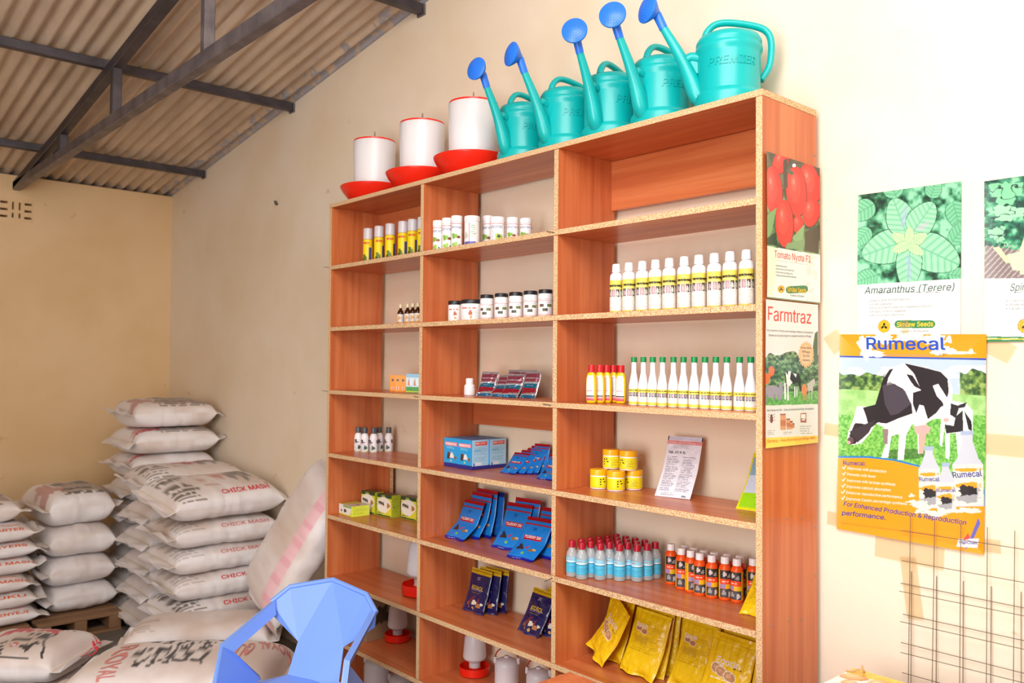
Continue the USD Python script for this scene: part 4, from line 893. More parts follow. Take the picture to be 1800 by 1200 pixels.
def watering_can(label, loc, rz, twist=0.0, sc=1.0):
    """local -x is the way the spout points"""
    t = thing('watering_can', label, 'watering can', loc, rz, 'teal watering cans on top of the shelf', scale=(sc, sc, sc))
    prof = [(0, .004), (.080, .004), (.094, 0), (.1, .004), (.1045, .012), (.105, .046), (.1025, .054), (.097, .060), (.0955, .064), (.0965, .175), (.0975, .184), (.1015, .190), (.1025, .198), (.1015, .204), (.0985, .207), (.0985, .212), (.1005, .217), (.0995, .224), (.092, .236), (.078, .2425), (.064, .2435), (.060, .240), (.058, .225), (0, .222)]
    b = lathe(prof, 72)
    obj('can_body', b, 'teal_plastic', t, smooth=38)
    # lettering raised on the side facing the room
    lt = text_line('PREMIER', .026, .155, True, shear=.15)
    fr = lambda x, y: np.stack([np.sin((x + .006) / .0975) * .0985, -np.cos((x + .006) / .0975) * .0985, y + .128 + .10 * x * 0], 1)
    m = flat_text('PREMIER', .026, True)
    tx = meshkit.text_mesh('PREMIER', .024, .0035, True); v = np.array(tx.vertices); v[:, 0] = (v[:, 0] - v[:, 0].min()); v[:, 0] = v[:, 0] / v[:, 0].max() * .155 - .0775 + .15 * v[:, 1]
    vv, ff = trimesh.remesh.subdivide_to_size(v, tx.faces, .012, max_iter=8)
    r_ = .0955 + vv[:, 2]; an = (vv[:, 0] - .004) / .097
    obj('lettering', trimesh.Trimesh(np.stack([np.sin(an) * r_, -np.cos(an) * r_, vv[:, 1] + .130], 1), ff, process=False), 'teal_plastic', t)
    # spout: a tapered tube leaving the foot of the body, with a web to the shoulder
    A_, B_ = np.array([-.094, 0, .048]), np.array([-.203, 0, .280])
    k = np.linspace(0, 1, 18); pts = A_ + (B_ - A_) * k[:, None]; pts[:, 0] += .010 * np.sin(k * np.pi); pts[0] = A_ + np.array([.03, 0, -.012])
    sp_ = tube(pts, np.interp(k, [0, .2, .55, 1], [.027, .026, .018, .0125]), 20)
    web = prism([(-.09, .168), (-.148, .180), (-.135, .150), (-.122, .13), (-.09, .13)], -.006, .006)
    wv = np.array(web.vertices); web = trimesh.Trimesh(np.stack([wv[:, 0], wv[:, 2], wv[:, 1]], 1), web.faces[:, ::-1], process=False)
    arm = tube(bez([(-.088, 0, .178), (-.115, 0, .183), (-.13, 0, .174), (-.145, 0, .158)]), [*np.linspace(.016, .013, 37)], 14)
    obj('spout', cat(sp_, web, arm), 'teal_plastic', t, smooth=40)
    # handle: rises from the front of the rim, runs back over the top and down the rear
    hp = bez([(-.076, 0, .238), (-.066, 0, .262), (-.045, 0, .282), (-.015, 0, .289), (.03, 0, .286), (.08, 0, .276), (.112, 0, .262), (.128, 0, .235), (.130, 0, .19), (.122, 0, .145), (.098, 0, .105)], 8)
    h = tube(hp, .0105, 14); hv = np.array(h.vertices); hv[:, 1] *= 1.25
    obj('handle', trimesh.Trimesh(hv, h.faces, process=False), 'teal_plastic', t, smooth=True)
    # rose on the end of the spout
    rp = [(0, -.002), (.0125, -.002), (.0135, .0), (.0145, .045), (.020, .056), (.034, .072), (.040, .080), (.0425, .084), (.0425, .088), (.040, .0895), (.030, .094), (.016, .0985), (0, .1)]
    r = lathe(rp, 40)
    z = (B_ - A_); z /= np.linalg.norm(z)
    neck = lathe([(0, 0), (.0135, 0), (.0145, .05), (.012, .058), (0, .058)], 24)
    cone = lathe([(0, .0), (.010, .0), (.02, .012), (.034, .027), (.040, .035), (.0435, .04), (.0435, .045), (.041, .047), (.030, .0515), (.016, .0555), (0, .057)], 44)
    def orient(m, zdir, o):
        zdir = np.array(zdir) / np.linalg.norm(zdir); x = np.cross([0, 1, 0], zdir); x /= np.linalg.norm(x); y = np.cross(zdir, x)
        M = np.eye(4); M[:3, 0], M[:3, 1], M[:3, 2], M[:3, 3] = x, y, zdir, o
        m = m.copy(); m.apply_transform(M); return m
    fd = z.copy(); c, s = math.cos(twist), math.sin(twist)
    face = np.array([-.85 * c, -.85 * s, .10])
    o = B_ + z * .052
    holes = []
    for rr_, n_ in ((.008, 6), (.016, 12), (.024, 18), (.032, 24)):
        for q in range(n_):
            a = 2 * np.pi * q / n_; hz = np.interp(rr_, [0, .016, .03, .041], [.057, .0555, .0515, .047])
            c_ = trimesh.creation.cylinder(.0011, .0006, sections=6); c_.apply_translation([rr_ * math.cos(a), rr_ * math.sin(a), hz + .0002]); holes.append(c_)
    rs = obj('rose', cat(orient(neck, z, B_ - z * .006), orient(cone, face, o - face / np.linalg.norm(face) * .008)), 'blue_rose', t, smooth=40)
    obj('rose_holes', orient(cat(*holes), face, o - face / np.linalg.norm(face) * .008), 'ink_navy', rs)
    tag(rs + '/rose_holes', kind='stuff')
    return t
R0 = .78
for i, (x, y, rz, tw, words) in enumerate([(1.225, .168, 1.62, .12, 'farthest along, beside the feeders'), (1.470, .163, 1.48, -.10, 'second from the feeders'), (1.688, .168, 1.74, .45, 'in the middle of the five'),
                                          (1.915, .168, 1.50, .62, 'fourth from the feeders'), (2.190, .150, R0 - .02, .55, 'at the poster end, full side lettering showing')]):
    watering_can(f'teal watering can with a blue rose, {words}', (x, y, ZT), rz, tw)

# ---------------------------------------------------------------- posters and print
def homography(src, dst):
    A = []
    for (x, y), (u, v) in zip(src, dst):
        A += [[x, y, 1, 0, 0, 0, -u * x, -u * y, -u], [0, 0, 0, x, y, 1, -v * x, -v * y, -v]]
    h = np.linalg.svd(np.array(A, float))[2][-1].reshape(3, 3)
    def f(x, y):
        d = h[2, 0] * x + h[2, 1] * y + h[2, 2]
        return (h[0, 0] * x + h[0, 1] * y + h[0, 2]) / d, (h[1, 0] * x + h[1, 1] * y + h[1, 2]) / d
    return f
class Poster:
    """a paper sheet W x H; its artwork is drawn in a drawing frame (x right, y down) whose corners are given"""
    def __init__(self, name, label, W_, H_, frame, nx, m, group=None, cat_='poster', curl=.004, seed=0):
        self.W, self.H, self.curl, self.seed = W_, H_, curl, seed
        self.t = thing(name, label, cat_, group=group, m=m)
        ny = int(nx * H_ / W_); self.nx, self.ny = nx, ny
        X, Y = np.meshgrid(np.linspace(0, W_, nx), np.linspace(0, H_, ny)); self.X, self.Y = X.ravel(), Y.ravel()
        sq = [(0, 0), (W_, 0), (W_, H_), (0, H_)]
        self.to = homography(sq, frame); self.back = homography(frame, sq)
        u, v = self.to(self.X, self.Y); self.art = Art(u, v, 'e7e8e6')
    def surf(self, x, y, off=0.0):
        w = (meshkit.noise(np.stack([x * 6 + self.seed, y * 6, np.zeros_like(x)], -1), self.seed) - .3) * self.curl
        e = np.clip(1 - np.minimum(np.minimum(x, self.W - x), np.minimum(y, self.H - y)) / .05, 0, 1) ** 2 * self.curl * .9
        return np.stack([x, -(w + e + .0006 + off), self.H - y], -1)
    def text(self, s, p, q, h, ink, bold=False, shear=0.0):
        """baseline from p to q, capitals h tall, all in the drawing frame"""
        (x0, y0), (x1, y1) = (tuple(float(c) for c in self.back(*np.array(a, float))) for a in (p, q))
        d = np.array([x1 - x0, y1 - y0]); L = np.linalg.norm(d); d /= L
        m_ = np.array([(p[0] + q[0]) / 2, (p[1] + q[1]) / 2]); a = np.array(self.back(m_[0], m_[1])); b = np.array(self.back(m_[0], m_[1] - h)); hh = float(np.linalg.norm(a - b))
        m = text_line(s, hh, L, bold, center=False, shear=shear)
        fn = lambda x, y: self.surf(x0 + d[0] * x + d[1] * y, y0 + d[1] * x - d[0] * y, .0005)
        obj('lettering', wrap(m, fn, .03), ink, self.t)
    def done(self, matname='print_gloss'):
        nx, ny = self.nx, self.ny
        i = (np.arange(ny - 1)[:, None] * nx + np.arange(nx - 1)[None]).ravel()
        F = np.vstack([np.stack([i, i + nx + 1, i + 1], 1), np.stack([i, i + nx, i + nx + 1], 1)])
        obj('printed_sheet', trimesh.Trimesh(self.surf(self.X, self.Y), F, process=False), matname, self.t, smooth=True, paint=self.art.c)
def leaf_noise(a, m, cols, sc, seed=0):
    n = meshkit.fbm(np.stack([a.x / sc, a.y / sc, np.full_like(a.x, seed)], -1), 4, seed)
    n = np.clip((n - .3) / .4, 0, 1); k = np.linspace(0, 1, len(cols)); C = np.array([lin(c) for c in cols])
    col = np.stack([np.interp(n, k, C[:, j]) for j in range(3)], 1); a.c[m] = col[m]
WM = lambda x, z, H_, rot=0.0: mtx((x, WY - .002, z - H_), 0, rot)
def logo(P, cx, cy, r, bx0, bx1, by, bh):
    P.art.ell(cx, cy, r, r * 1.02, '6a4a10').ell(cx, cy, r * .93, r * .95, 'f0b01c').ell(cx, cy, r * .66, r * .68, '8a6414').ell(cx, cy, r * .6, r * .62, 'f4b822')
    for k in range(3):
        an = k * 2.094 + .52; P.art.ell(cx + .3 * r * math.cos(an), cy + .3 * r * math.sin(an), r * .26, r * .2, '2a2414', an)
    P.art.rect(bx0 - 3, bx1 + 3, by - bh * .62, by + bh * .62, '2f7d4c').ell(bx0, by, bh * .62, bh * .62, '2f7d4c').ell(bx1, by, bh * .62, bh * .62, '2f7d4c')
# Amaranthus: drawing frame = 3x view of the sheet
P = Poster('seed_poster', 'poster with pale green amaranth leaves, above the cow poster', .286, .413, [(558, 385), (1106, 316), (1106, 1105), (562, 1110)], 250, WM(2.515, 2.166, .413, .012), 'seed posters with plant photographs', seed=1)
a = P.art
pic = a.y < 852 - (a.x - 562) * .06
leaf_noise(a, pic, ['17362c', '2f6a4c', '5fae86', '8fd0ac'], 42, 3)
def leaf(a, cx, cy, L, Wd, ang, base, vein, pale):
    c, s = math.cos(ang), math.sin(ang); dx, dy = a.x - cx, a.y - cy
    p, q = (c * dx + s * dy) / L, (-s * dx + c * dy) / Wd
    prof = np.sqrt(np.clip(1 - (2 * p - 1) ** 2, 0, 1)) * (1.15 - .45 * p)
    m = (p > 0) & (p < 1) & (np.abs(q) < prof) & (a.y < 852 - (a.x - 562) * .06)
    a.mask(m & (np.abs(q) > prof * .95), '2a5a44'); inn = m & (np.abs(q) <= prof * .95)
    a.mask(inn, base); f_ = np.sin((p * 7 - np.abs(q) * 1.4) * 2 * np.pi)
    a.mask(inn & (f_ > .55), pale); a.mask(inn & (f_ < -.86), vein); a.mask(inn & (np.abs(q) < .04), vein)
for L_ in [(640, 430, 150, 60, 2.6), (760, 400, 150, 62, -1.9), (1060, 420, 150, 60, 1.3), (1050, 640, 150, 50, -.9), (620, 560, 120, 45, 2.3), (1040, 800, 140, 46, .1), (660, 800, 120, 50, 2.8), (940, 400, 110, 48, -1.2)]:
    leaf(a, *L_, '6fba90', '58a27c', '7cc49c')
for L_ in [(820, 620, 250, 95, math.pi - .33), (850, 640, 270, 108, .42), (835, 640, 240, 75, 1.62), (815, 590, 200, 85, -1.95), (840, 590, 200, 80, -.95)]:
    leaf(a, *L_, '8acca4', '6fb794', '9ad6b0')
for L_ in [(825, 640, 100, 34, -2.6), (830, 640, 105, 34, -.5), (828, 650, 90, 28, .5), (826, 640, 90, 30, 2.7), (828, 630, 80, 28, -1.5)]:
    leaf(a, *L_, 'aedca0', '92cb98', 'c2e6ac')
a.ell(800, 500, 14, 60, '9fa6cf', .15, .5).ell(830, 760, 14, 70, '9fa6cf', -.1, .5).ell(900, 550, 40, 14, 'c0a6c4', -.5, .5)
a.rect(664, 990, 888, 890.5, '4a5a54')
logo(P, 703, 1065, 32, 778, 952, 1054, 32)
P.text('Amaranthus (Terere)', (598, 898), (1068, 880), 36, 'ink_green', shear=.18)
for k, s in enumerate(['• Easy to grow and fast maturing', '• Widely adaptable', '• Dual purpose for grains and vegetable production', '• A highly nutritious vegetable', '• Rich in Proteins and Fibre']):
    P.text(s, (626, 938 + 19 * k), (626 + [206, 116, 330, 192, 180][k], 930 + 19.5 * k + [0, 4, -4, 1, 2][k]), 11, 'ink_grey')
P.text('Simlaw Seeds', (770, 1068), (962, 1064), 24, 'ink_yellow', True); P.text('Superior & Reliable', (786, 1096), (940, 1093), 11, 'ink_grey')
P.done()
# Spinach, running out of the picture
P = Poster('seed_poster', 'poster with dark crinkled spinach leaves, beside the amaranth one', .295, .425, [(1223, 307), (1790, 240), (1790, 1120), (1254, 1135)], 220, WM(2.861, 2.153, .425, .004), 'seed posters with plant photographs', seed=2)
a = P.art
pic = a.y < 822 - (a.x - 1240) * .05
leaf_noise(a, pic, ['0f3f34', '1f6a52', '3f9a72', '86cda0'], 34, 8)
a.blob(1320, 370, 70, 60, '7cc79a', 3).blob(1330, 480, 70, 40, '9ad8ae', 2).blob(1290, 590, 36, 40, '8fd0a4', 4)
mm = pic & (np.abs(meshkit.fbm(np.stack([a.x / 60, a.y / 48, a.x * 0], -1), 3, 12) - .5) < .02); a.mask(mm, '123f34')
a.poly([(1240, 650), (1440, 690), (1440, 820), (1240, 820)], '7c7072').poly([(1270, 660), (1300, 660), (1350, 740), (1330, 742)], 'd3e8a6').poly([(1390, 800), (1380, 700), (1405, 600), (1440, 640), (1450, 800)], 'cfe6b0').poly([(1410, 790), (1405, 680), (1420, 650), (1428, 790)], 'eaf3d0').poly([(1330, 700), (1400, 680), (1410, 780), (1360, 780)], 'c2dfb2')
mm = (a.y > 650) & (a.x < 1440) & pic & (np.sin(a.x * .25 + a.y * .18) > .75) & (a.c[:, 1] < .35); a.mask(mm, 'b9aaa4')
a.rect(1254, 1790, 1108, 1116, '2f7d4c').rect(1254, 1790, 1117, 1122, 'e8c21c').rect(1254, 1790, 1123, 1140, '2f7d4c').rect(1366, 1700, 889, 891, '4a5a54')
logo(P, 1422, 1055, 36, 1500, 1690, 1046, 34)
P.text('Spinach (Fordhook Giant)', (1350, 884), (1760, 866), 38, 'ink_green', shear=.18)
for k, s in enumerate(['• Vigorous growing', '• Wide adaptability', '• Large, dark green leaves']): P.text(s, (1336, 938 + 19 * k), (1336 + [150, 160, 220][k], 932 + 19 * k), 11, 'ink_grey')
P.text('Simlaw Seeds', (1492, 1060), (1698, 1054), 25, 'ink_yellow', True)
P.done()
# Tomato poster on the side panel (plane x = const, reading towards +y)
XS = W + .0025
PM = lambda y, z, H_, rot=0.0: mtx((XS, y, z - H_), math.pi / 2, rot)
P = Poster('seed_poster', 'poster with red plum tomatoes, pinned to the end panel of the shelf', .297, .412, [(78, 145), (372, 232), (385, 952), (80, 905)], 240, PM(.011, 2.262, .412), 'seed posters with plant photographs', seed=3)
a = P.art; pic = a.y < 628 + (a.x - 78) * .19
leaf_noise(a, pic, ['2a3626', '46603a', '6f8a58', '86a878'], 40, 5)
a.mask(pic & (a.y < 330), '5a5048', .7)
def tomato(cx, cy, rx, ry, rot=0.0):
    a.ell(cx + 2, cy + 3, rx * 1.03, ry * 1.02, '6a1a18', rot).ell(cx, cy, rx, ry, 'd8342c', rot).ell(cx - rx * .2, cy - ry * .2, rx * .62, ry * .66, 'e0453a', rot).ell(cx - rx * .26, cy - ry * .34, rx * .3, ry * .34, 'e8594c', rot).ell(cx - rx * .3, cy - ry * .4, rx * .12, ry * .13, 'f08478', rot)
tomato(155, 200, 40, 60, .2); tomato(118, 345, 52, 125, -.1); tomato(320, 310, 58, 105, -.3); tomato(248, 350, 56, 130, -.12); tomato(332, 460, 44, 75, .1); tomato(262, 520, 30, 48); tomato(184, 515, 52, 125, -.05)
a.poly([(170, 190), (190, 180), (200, 330), (180, 330)], '4a4038').poly([(195, 230), (230, 250), (225, 268), (190, 248)], '56604a').poly([(80, 470), (140, 430), (110, 560), (80, 590)], '7fa86c').poly([(230, 590), (300, 520), (290, 600), (270, 640)], '8ab078').poly([(80, 590), (130, 560), (150, 632), (80, 622)], '23341f').poly([(300, 560), (372, 540), (374, 680), (300, 660)], '4c4434').poly([(200, 620), (300, 600), (290, 655), (190, 645)], '7fa070')
low = ~pic; a.mask(low, 'eef0ea'); a.mask(low & (a.x < 150 - (640 - a.y) * -.1), 'e2ecd6'); a.mask(low & (a.x > 310) & (meshkit.fbm(np.stack([a.x / 20, a.y / 20, a.x * 0], -1), 3, 2) > .55), 'e0d4c8', .6)
a.mask((a.y > 900 + (a.x - 80) * .154) , '2f6d5c').mask((a.y > 903 + (a.x - 80) * .154) & (a.y < 911 + (a.x - 80) * .154), 'e0b83c')
logo(P, 165, 862, 20, 212, 300, 868, 32)
P.text('Tomato Nyota F1', (126, 690), (333, 726), 36, 'ink_scarlet')
P.art.poly([(140, 706), (318, 736), (318, 738), (140, 708)], 'e2a8a0')
for k, s in enumerate(['• Determinate variety', '• Attractive red oval-shaped fruits', '• Vigorous with good foliage cover', '• Resistant to bacterial wilt and nematodes']): P.text(s, (132, 738 + 17 * k), (132 + [66, 106, 100, 120][k], 748 + 17 * k + [0, 5, 5, 7][k]), 9, 'ink_grey')
P.text('Simlaw Seeds', (200, 876), (308, 890), 26, 'ink_yellow', True); P.text('Superior & Reliable', (216, 902), (296, 912), 10, 'ink_grey')
P.done()
pn = obj('push_pin', lathe([(0, 0), (.0045, .0), (.0055, .003), (.0055, .006), (.004, .0085), (0, .009)], 16), 'white_plastic')
xf = UsdGeom.Xformable(stage.GetPrimAtPath(pn)); xf.AddTransformOp().Set(mtx((XS + .002, .155, 2.245), 0, math.pi / 2)); tag(pn, 'white push pin through the top edge of the tomato poster', 'push pin')
# Farmtraz
P = Poster('animal_health_poster', 'white poster with red heading and farm animals before trees, under the tomato one', .289, .415, [(78, 75), (355, 112), (350, 845), (66, 872)], 240, PM(.008, 1.846, .415), None, seed=4, curl=.003)
a = P.art
pic = (a.y > 330) & (a.y < 640 - (a.x - 66) * .01)
n = meshkit.fbm(np.stack([a.x / 16, a.y / 16, a.x * 0], -1), 4, 4)
hz = 330 + 60 * (meshkit.noise(np.stack([a.x / 34, a.x * 0, a.x * 0], -1), 9)) - 25 * np.exp(-((a.x - 205) / 40) ** 2) * 1.2 + 20
tree = pic & (a.y > hz); leaf_noise(a, tree, ['2c4a3c', '44684c', '5f8a5c', '8ab082'], 14, 4)
grass = pic & (a.y > 575 + 8 * np.sin(a.x * .05)); leaf_noise(a, grass, ['4f9a4c', '66ae58', '7cc06c'], 10, 6)
a.poly([(66, 470), (90, 470), (105, 435), (128, 445), (122, 475), (104, 485), (90, 520), (66, 530)], 'e8703c').ell(108, 450, 16, 20, 'dc7a4c')          # camel
a.ell(108, 565, 46, 34, 'a39aae').rect(76, 86, 580, 632, '8a8298').rect(120, 128, 580, 612, '8a8298').ell(150, 598, 12, 18, '988ea4').ell(158, 560, 12, 44, '9c98b0')      # sheep, goat
a.poly([(180, 470), (255, 470), (266, 500), (270, 560), (262, 570), (250, 520), (185, 540)], '2c3038').poly([(185, 460), (215, 458), (208, 500), (222, 520), (206, 540), (190, 530)], 'eef0f2').rect(176, 186, 520, 610, 'eef0f2').rect(192, 201, 530, 616, 'eef0f2').rect(230, 237, 540, 600, 'dfe3e6').rect(242, 247, 540, 596, 'dfe3e6').poly([(225, 470), (245, 475), (240, 495)], 'eef0f2').poly([(185, 460), (200, 456), (196, 480)], '2c3038')
a.ell(284, 560, 14, 32, 'e88a5c').rect(276, 282, 580, 615, 'e07a4c').rect(288, 294, 580, 615, 'e07a4c').poly([(300, 530), (322, 510), (334, 500), (340, 520), (330, 545), (330, 570), (304, 565)], 'c2c0ba').rect(306, 311, 560, 606, 'b4b2ac').rect(320, 326, 560, 612, 'b4b2ac')
ang = np.arctan2((a.y - 372) / 1.75, a.x - 295); d = np.hypot(a.x - 295, (a.y - 372) / 1.75); a.mask(d < 38 + 2.2 * np.sign(np.sin(ang * 22)), 'f3bd8c').mask(d < 29, 'f6cba0')
a.poly([(340, 260), (352, 250), (352, 420), (338, 430), (330, 330)], '55705c')
a.mask(a.y > 805 + (a.x - 66) * -.03 + 10, 'f6d85c').mask((a.y > 805 + (a.x - 66) * -.03 + 10) & (a.x > 230), 'f4cf58')
a.ell(105, 715, 8, 22, '7a3a3c').ell(105, 695, 5, 8, '5a2a2c')
for s_ in (-1, 1):
    for dy in (-16, -2, 14): a.poly([(105, 715 + dy), (105 + s_ * 20, 700 + dy), (105 + s_ * 20, 703 + dy), (105, 719 + dy)], '8a5a58')
for bx_, by_, bw, bh in ((168, 730, 15, 44), (196, 742, 10, 30), (213, 748, 7, 22), (224, 752, 5, 14)): a.rect(bx_ - bw, bx_ + bw, by_ - bh, by_ + bh, 'dba078').rect(bx_ - bw, bx_ + bw, by_ - bh, by_ - bh + 8, '9a5040').rect(bx_ - bw, bx_ + bw, by_ - bh * .2, by_ + bh * .5, 'c87a54')
a.rect(262, 294, 684, 736, 'b0605c').rect(266, 290, 690, 714, 'eef0ee').rect(270, 286, 718, 724, 'eef0ee')
a.lines(80, 130, 772, 800, 3, 'b8b4b0', dash=3).lines(165, 225, 782, 800, 2, 'b8b4b0', dash=3).lines(258, 330, 750, 800, 4, 'b8b4b0', dash=3)
P.text('Farmtraz', (90, 184), (322, 211), 70, 'ink_scarlet', False)
P.text('For control of ticks and mange mites on livestock', (84, 243), (332, 262), 11, 'ink_grey'); P.text('Dawa ya kuzuia kupe na upele kwenye mifugo.', (94, 270), (324, 281), 11, 'ink_grey')
P.text('Dawa Bora', (268, 340), (322, 344), 12, 'ink_grey'); P.text('Mifugo', (274, 362), (316, 365), 12, 'ink_grey'); P.text('50 ml', (278, 384), (312, 386), 12, 'ink_grey'); P.text('dawa', (276, 406), (314, 408), 12, 'ink_grey')
P.text('Stock Spray and Dip - Dawa ya kunyunyizia mifugo na kuogesha', (78, 672), (332, 666), 11, 'ink_grey')
P.text('Farmtraz - Kwa afya bora ya mifugo wako', (78, 842), (338, 824), 15, 'ink_orange')
P.done()
# Rumecal
P = Poster('cattle_poster', 'orange and green poster with a grazing black and white cow and calf', .404, .578, [(468, 265), (1243, 275), (1194, 1446), (426, 1290)], 330, WM(2.452, 1.756, .578, .02), None, seed=5, curl=.006)
a = P.art; X_, Y_ = a.x, a.y
a.mask(Y_ > -1, 'f49a1c')
pic = (Y_ > 383 + (X_ - 468) * .034)
a.mask(pic, 'b4c8e4'); a.mask(pic & (Y_ > 440) & (meshkit.fbm(np.stack([X_ / 90, Y_ / 30, X_ * 0], -1), 3, 1) > .52), 'ccd8ea')
t1 = pic & (Y_ > 505 - 45 * meshkit.noise(np.stack([X_ / 40, X_ * 0, X_ * 0], -1), 3) - 10) & ((X_ < 700) | (X_ > 1090)) & (Y_ < 640); leaf_noise(a, t1, ['2f4a34', '4a6e3c', '6f9248', '9ab468'], 22, 7)
f1 = pic & (Y_ > 555 + .06 * (X_ - 460)); leaf_noise(a, f1, ['8ec070', '9acb7c', 'aad68c'], 30, 3)
f2 = pic & (Y_ > 700 + 10 * np.sin(X_ / 90)); leaf_noise(a, f2, ['4f9a3c', '64ae48', '7cc05a', '8fcb6a'], 9, 2)
a.ell(790, 905, 120, 28, '2f5a2a', .0, .7)
hd = Y_ < 383 + (X_ - 468) * .034; a.mask(hd & (Y_ > 378 + (X_ - 468) * .034), '2b4fae'); a.mask((Y_ > 380 + (X_ - 468) * .034) & (Y_ < 386 + (X_ - 468) * .034), '2b4fae')
for c_ in ((600, 330, 40, 60), (690, 290, 60, 30), (830, 280, 70, 28), (960, 300, 70, 30), (1000, 355, 60, 26), (640, 372, 60, 16), (1100, 372, 70, 7), (1155, 362, 12, 10), (1042, 300, 14, 20)): a.blob(*c_, 'f6f3ee', int(c_[0]))
COW = [(488, 815), (495, 780), (520, 720), (545, 645), (575, 648), (640, 660), (690, 490), (720, 450), (800, 422), (900, 445), (990, 470), (1030, 500), (1050, 560), (1045, 640), (1010, 720), (985, 870), (973, 862), (985, 720), (940, 722), (905, 745), (885, 905), (858, 905), (858, 770), (832, 745), (800, 800), (782, 935), (750, 935), (762, 800), (722, 800), (702, 920), (662, 925), (690, 850), (680, 760), (640, 740), (610, 790), (560, 845), (510, 852)]
a.poly(COW, 'e6e4e6')
K = '241f26'
for pl in ([(575, 655), (640, 640), (690, 490), (700, 540), (740, 530), (790, 560), (830, 640), (835, 690), (760, 715), (700, 740), (650, 735), (600, 775), (555, 795), (530, 845), (500, 850), (500, 800), (530, 735), (600, 745), (590, 700)], [(800, 423), (900, 447), (990, 472), (1025, 510), (1030, 575), (1020, 610), (975, 535), (945, 545), (965, 600), (1000, 640), (960, 690), (915, 722), (892, 640), (880, 560), (850, 480)],
           [(840, 580), (885, 568), (903, 600), (900, 650), (872, 645), (855, 690), (838, 640)], [(808, 480), (840, 488), (885, 565), (850, 548), (830, 520)], [(688, 500), (720, 455), (740, 450), (712, 500), (700, 545)]): a.poly(pl, K)
a.poly([(680, 540), (720, 520), (800, 570), (828, 640), (760, 690), (720, 700), (690, 640)], '4b4450', .8).poly([(500, 780), (590, 740), (640, 720), (600, 790), (540, 840)], '35303a')
a.poly([(522, 715), (545, 645), (570, 650), (556, 700), (530, 740)], 'f6f4f4').poly([(840, 760), (905, 750), (930, 770), (915, 800), (850, 800)], 'd8a8a4').poly([(865, 800), (905, 800), (885, 905), (862, 905)], 'c9a89a').ell(505, 828, 16, 20, '5a4a50').ell(495, 838, 9, 9, 'd8a0a0').poly([(676, 770), (705, 770), (700, 850), (680, 850)], '8a7a78').poly([(705, 760), (760, 720), (765, 790), (725, 810)], 'e6dcd8')
CALF = [(1000, 640), (1040, 625), (1120, 640), (1155, 680), (1150, 790), (1120, 800), (1090, 940), (1068, 930), (1060, 800), (1030, 800), (1022, 940), (1003, 930), (1003, 780), (1010, 740), (995, 720)]
a.poly(CALF, 'd5e6e2')
for pl in ([(1038, 640), (1085, 655), (1062, 720), (1034, 700)], [(1080, 650), (1125, 635), (1112, 662), (1070, 668)], [(1062, 710), (1100, 680), (1100, 790), (1010, 800), (1003, 752), (1050, 760)], [(1108, 680), (1146, 740), (1146, 790), (1128, 780)], [(945, 635), (990, 625), (1000, 655), (960, 655)]): a.poly(pl, K)
a.ell(1012, 728, 16, 10, 'cfa8a6')
curve = np.interp(X_, [420, 600, 740, 860, 900, 960], [908, 912, 932, 965, 985, 1010]); low = (Y_ > curve) & (X_ < 930); a.mask(low, '1f7fc4'); a.mask((Y_ > curve + 10) & (X_ < 940), 'f49a1c'); a.mask((Y_ > 1180) , 'f49a1c'); a.mask((X_ > 1190) & (Y_ > 1100) & (Y_ < 1190), '1f86c8')
def bott(cx, top, hw_, bot, sh_):
    nk = hw_ * .36
    a.poly([(cx - nk, top), (cx + nk, top), (cx + nk, top + (sh_ - top) * .35), (cx + hw_ * .7, sh_ - 20), (cx + hw_, sh_ + 10), (cx + hw_, bot), (cx - hw_, bot), (cx - hw_, sh_ + 10), (cx - hw_ * .7, sh_ - 20), (cx - nk, top + (sh_ - top) * .35)], 'c3c9d6')
    a.rect(cx - nk * 1.15, cx + nk * 1.15, top, top + 22, '9fb2d0'); a.rect(cx - hw_, cx + hw_, sh_ + 10, bot - 6, 'e2ddd4')
    a.blob(cx, sh_ + 40, hw_ * .9, 10, 'f2a02c', 3, .2).blob(cx, sh_ + (bot - sh_) * .52, hw_ * .9, 16, 'f2a02c', 5, .2).blob(cx, sh_ + (bot - sh_) * .66, hw_ * .66, (bot - sh_) * .14, '2b2a30', 2).blob(cx, sh_ + (bot - sh_) * .82, hw_ * .8, (bot - sh_) * .09, '9ea2a8', 4)
    a.rect(cx + hw_ * .55, cx + hw_ * .75, sh_ + 10, bot - 6, 'e6e6ea', .5)
bott(1120, 788, 82, 1190, 955); bott(915, 866, 56, 1195, 975); bott(1002, 955, 50, 1215, 1050)
for c_ in ((845, 1165, 44, 16), (950, 1222, 70, 16), (1090, 1212, 80, 12), (872, 1195, 34, 26), (820, 1125, 14, 9), (1150, 1212, 36, 10)): a.blob(*c_, 'e4dfd6', int(c_[1]), .6)
a.poly([(1168, 1250), (1180, 1280), (1120, 1400), (1090, 1420), (1110, 1380)], '6a6ab8').poly([(1060, 1360), (1170, 1360), (1160, 1410), (1050, 1400)], 'e8e4f0').poly([(1080, 1370), (1110, 1330), (1120, 1360)], 'd04a4a')
P.text('Rumecal', (602, 344), (1020, 354), 62, 'ink_blue', True); P.text('Oral Calcium With high Energy', (676, 378), (932, 388), 11, 'ink_faint_red'); P.text('XP', (980, 388), (1022, 390), 16, 'ink_grey')
P.text('Rumecal', (1040, 1036), (1196, 1030), 30, 'ink_navy', True); P.text('Rumecal', (862, 1050), (968, 1052), 22, 'ink_navy', True); P.text('Rumecal', (952, 1110), (1052, 1110), 18, 'ink_navy', True)
P.text('Rumecal:', (466, 956), (582, 962), 22, 'ink_navy', True)
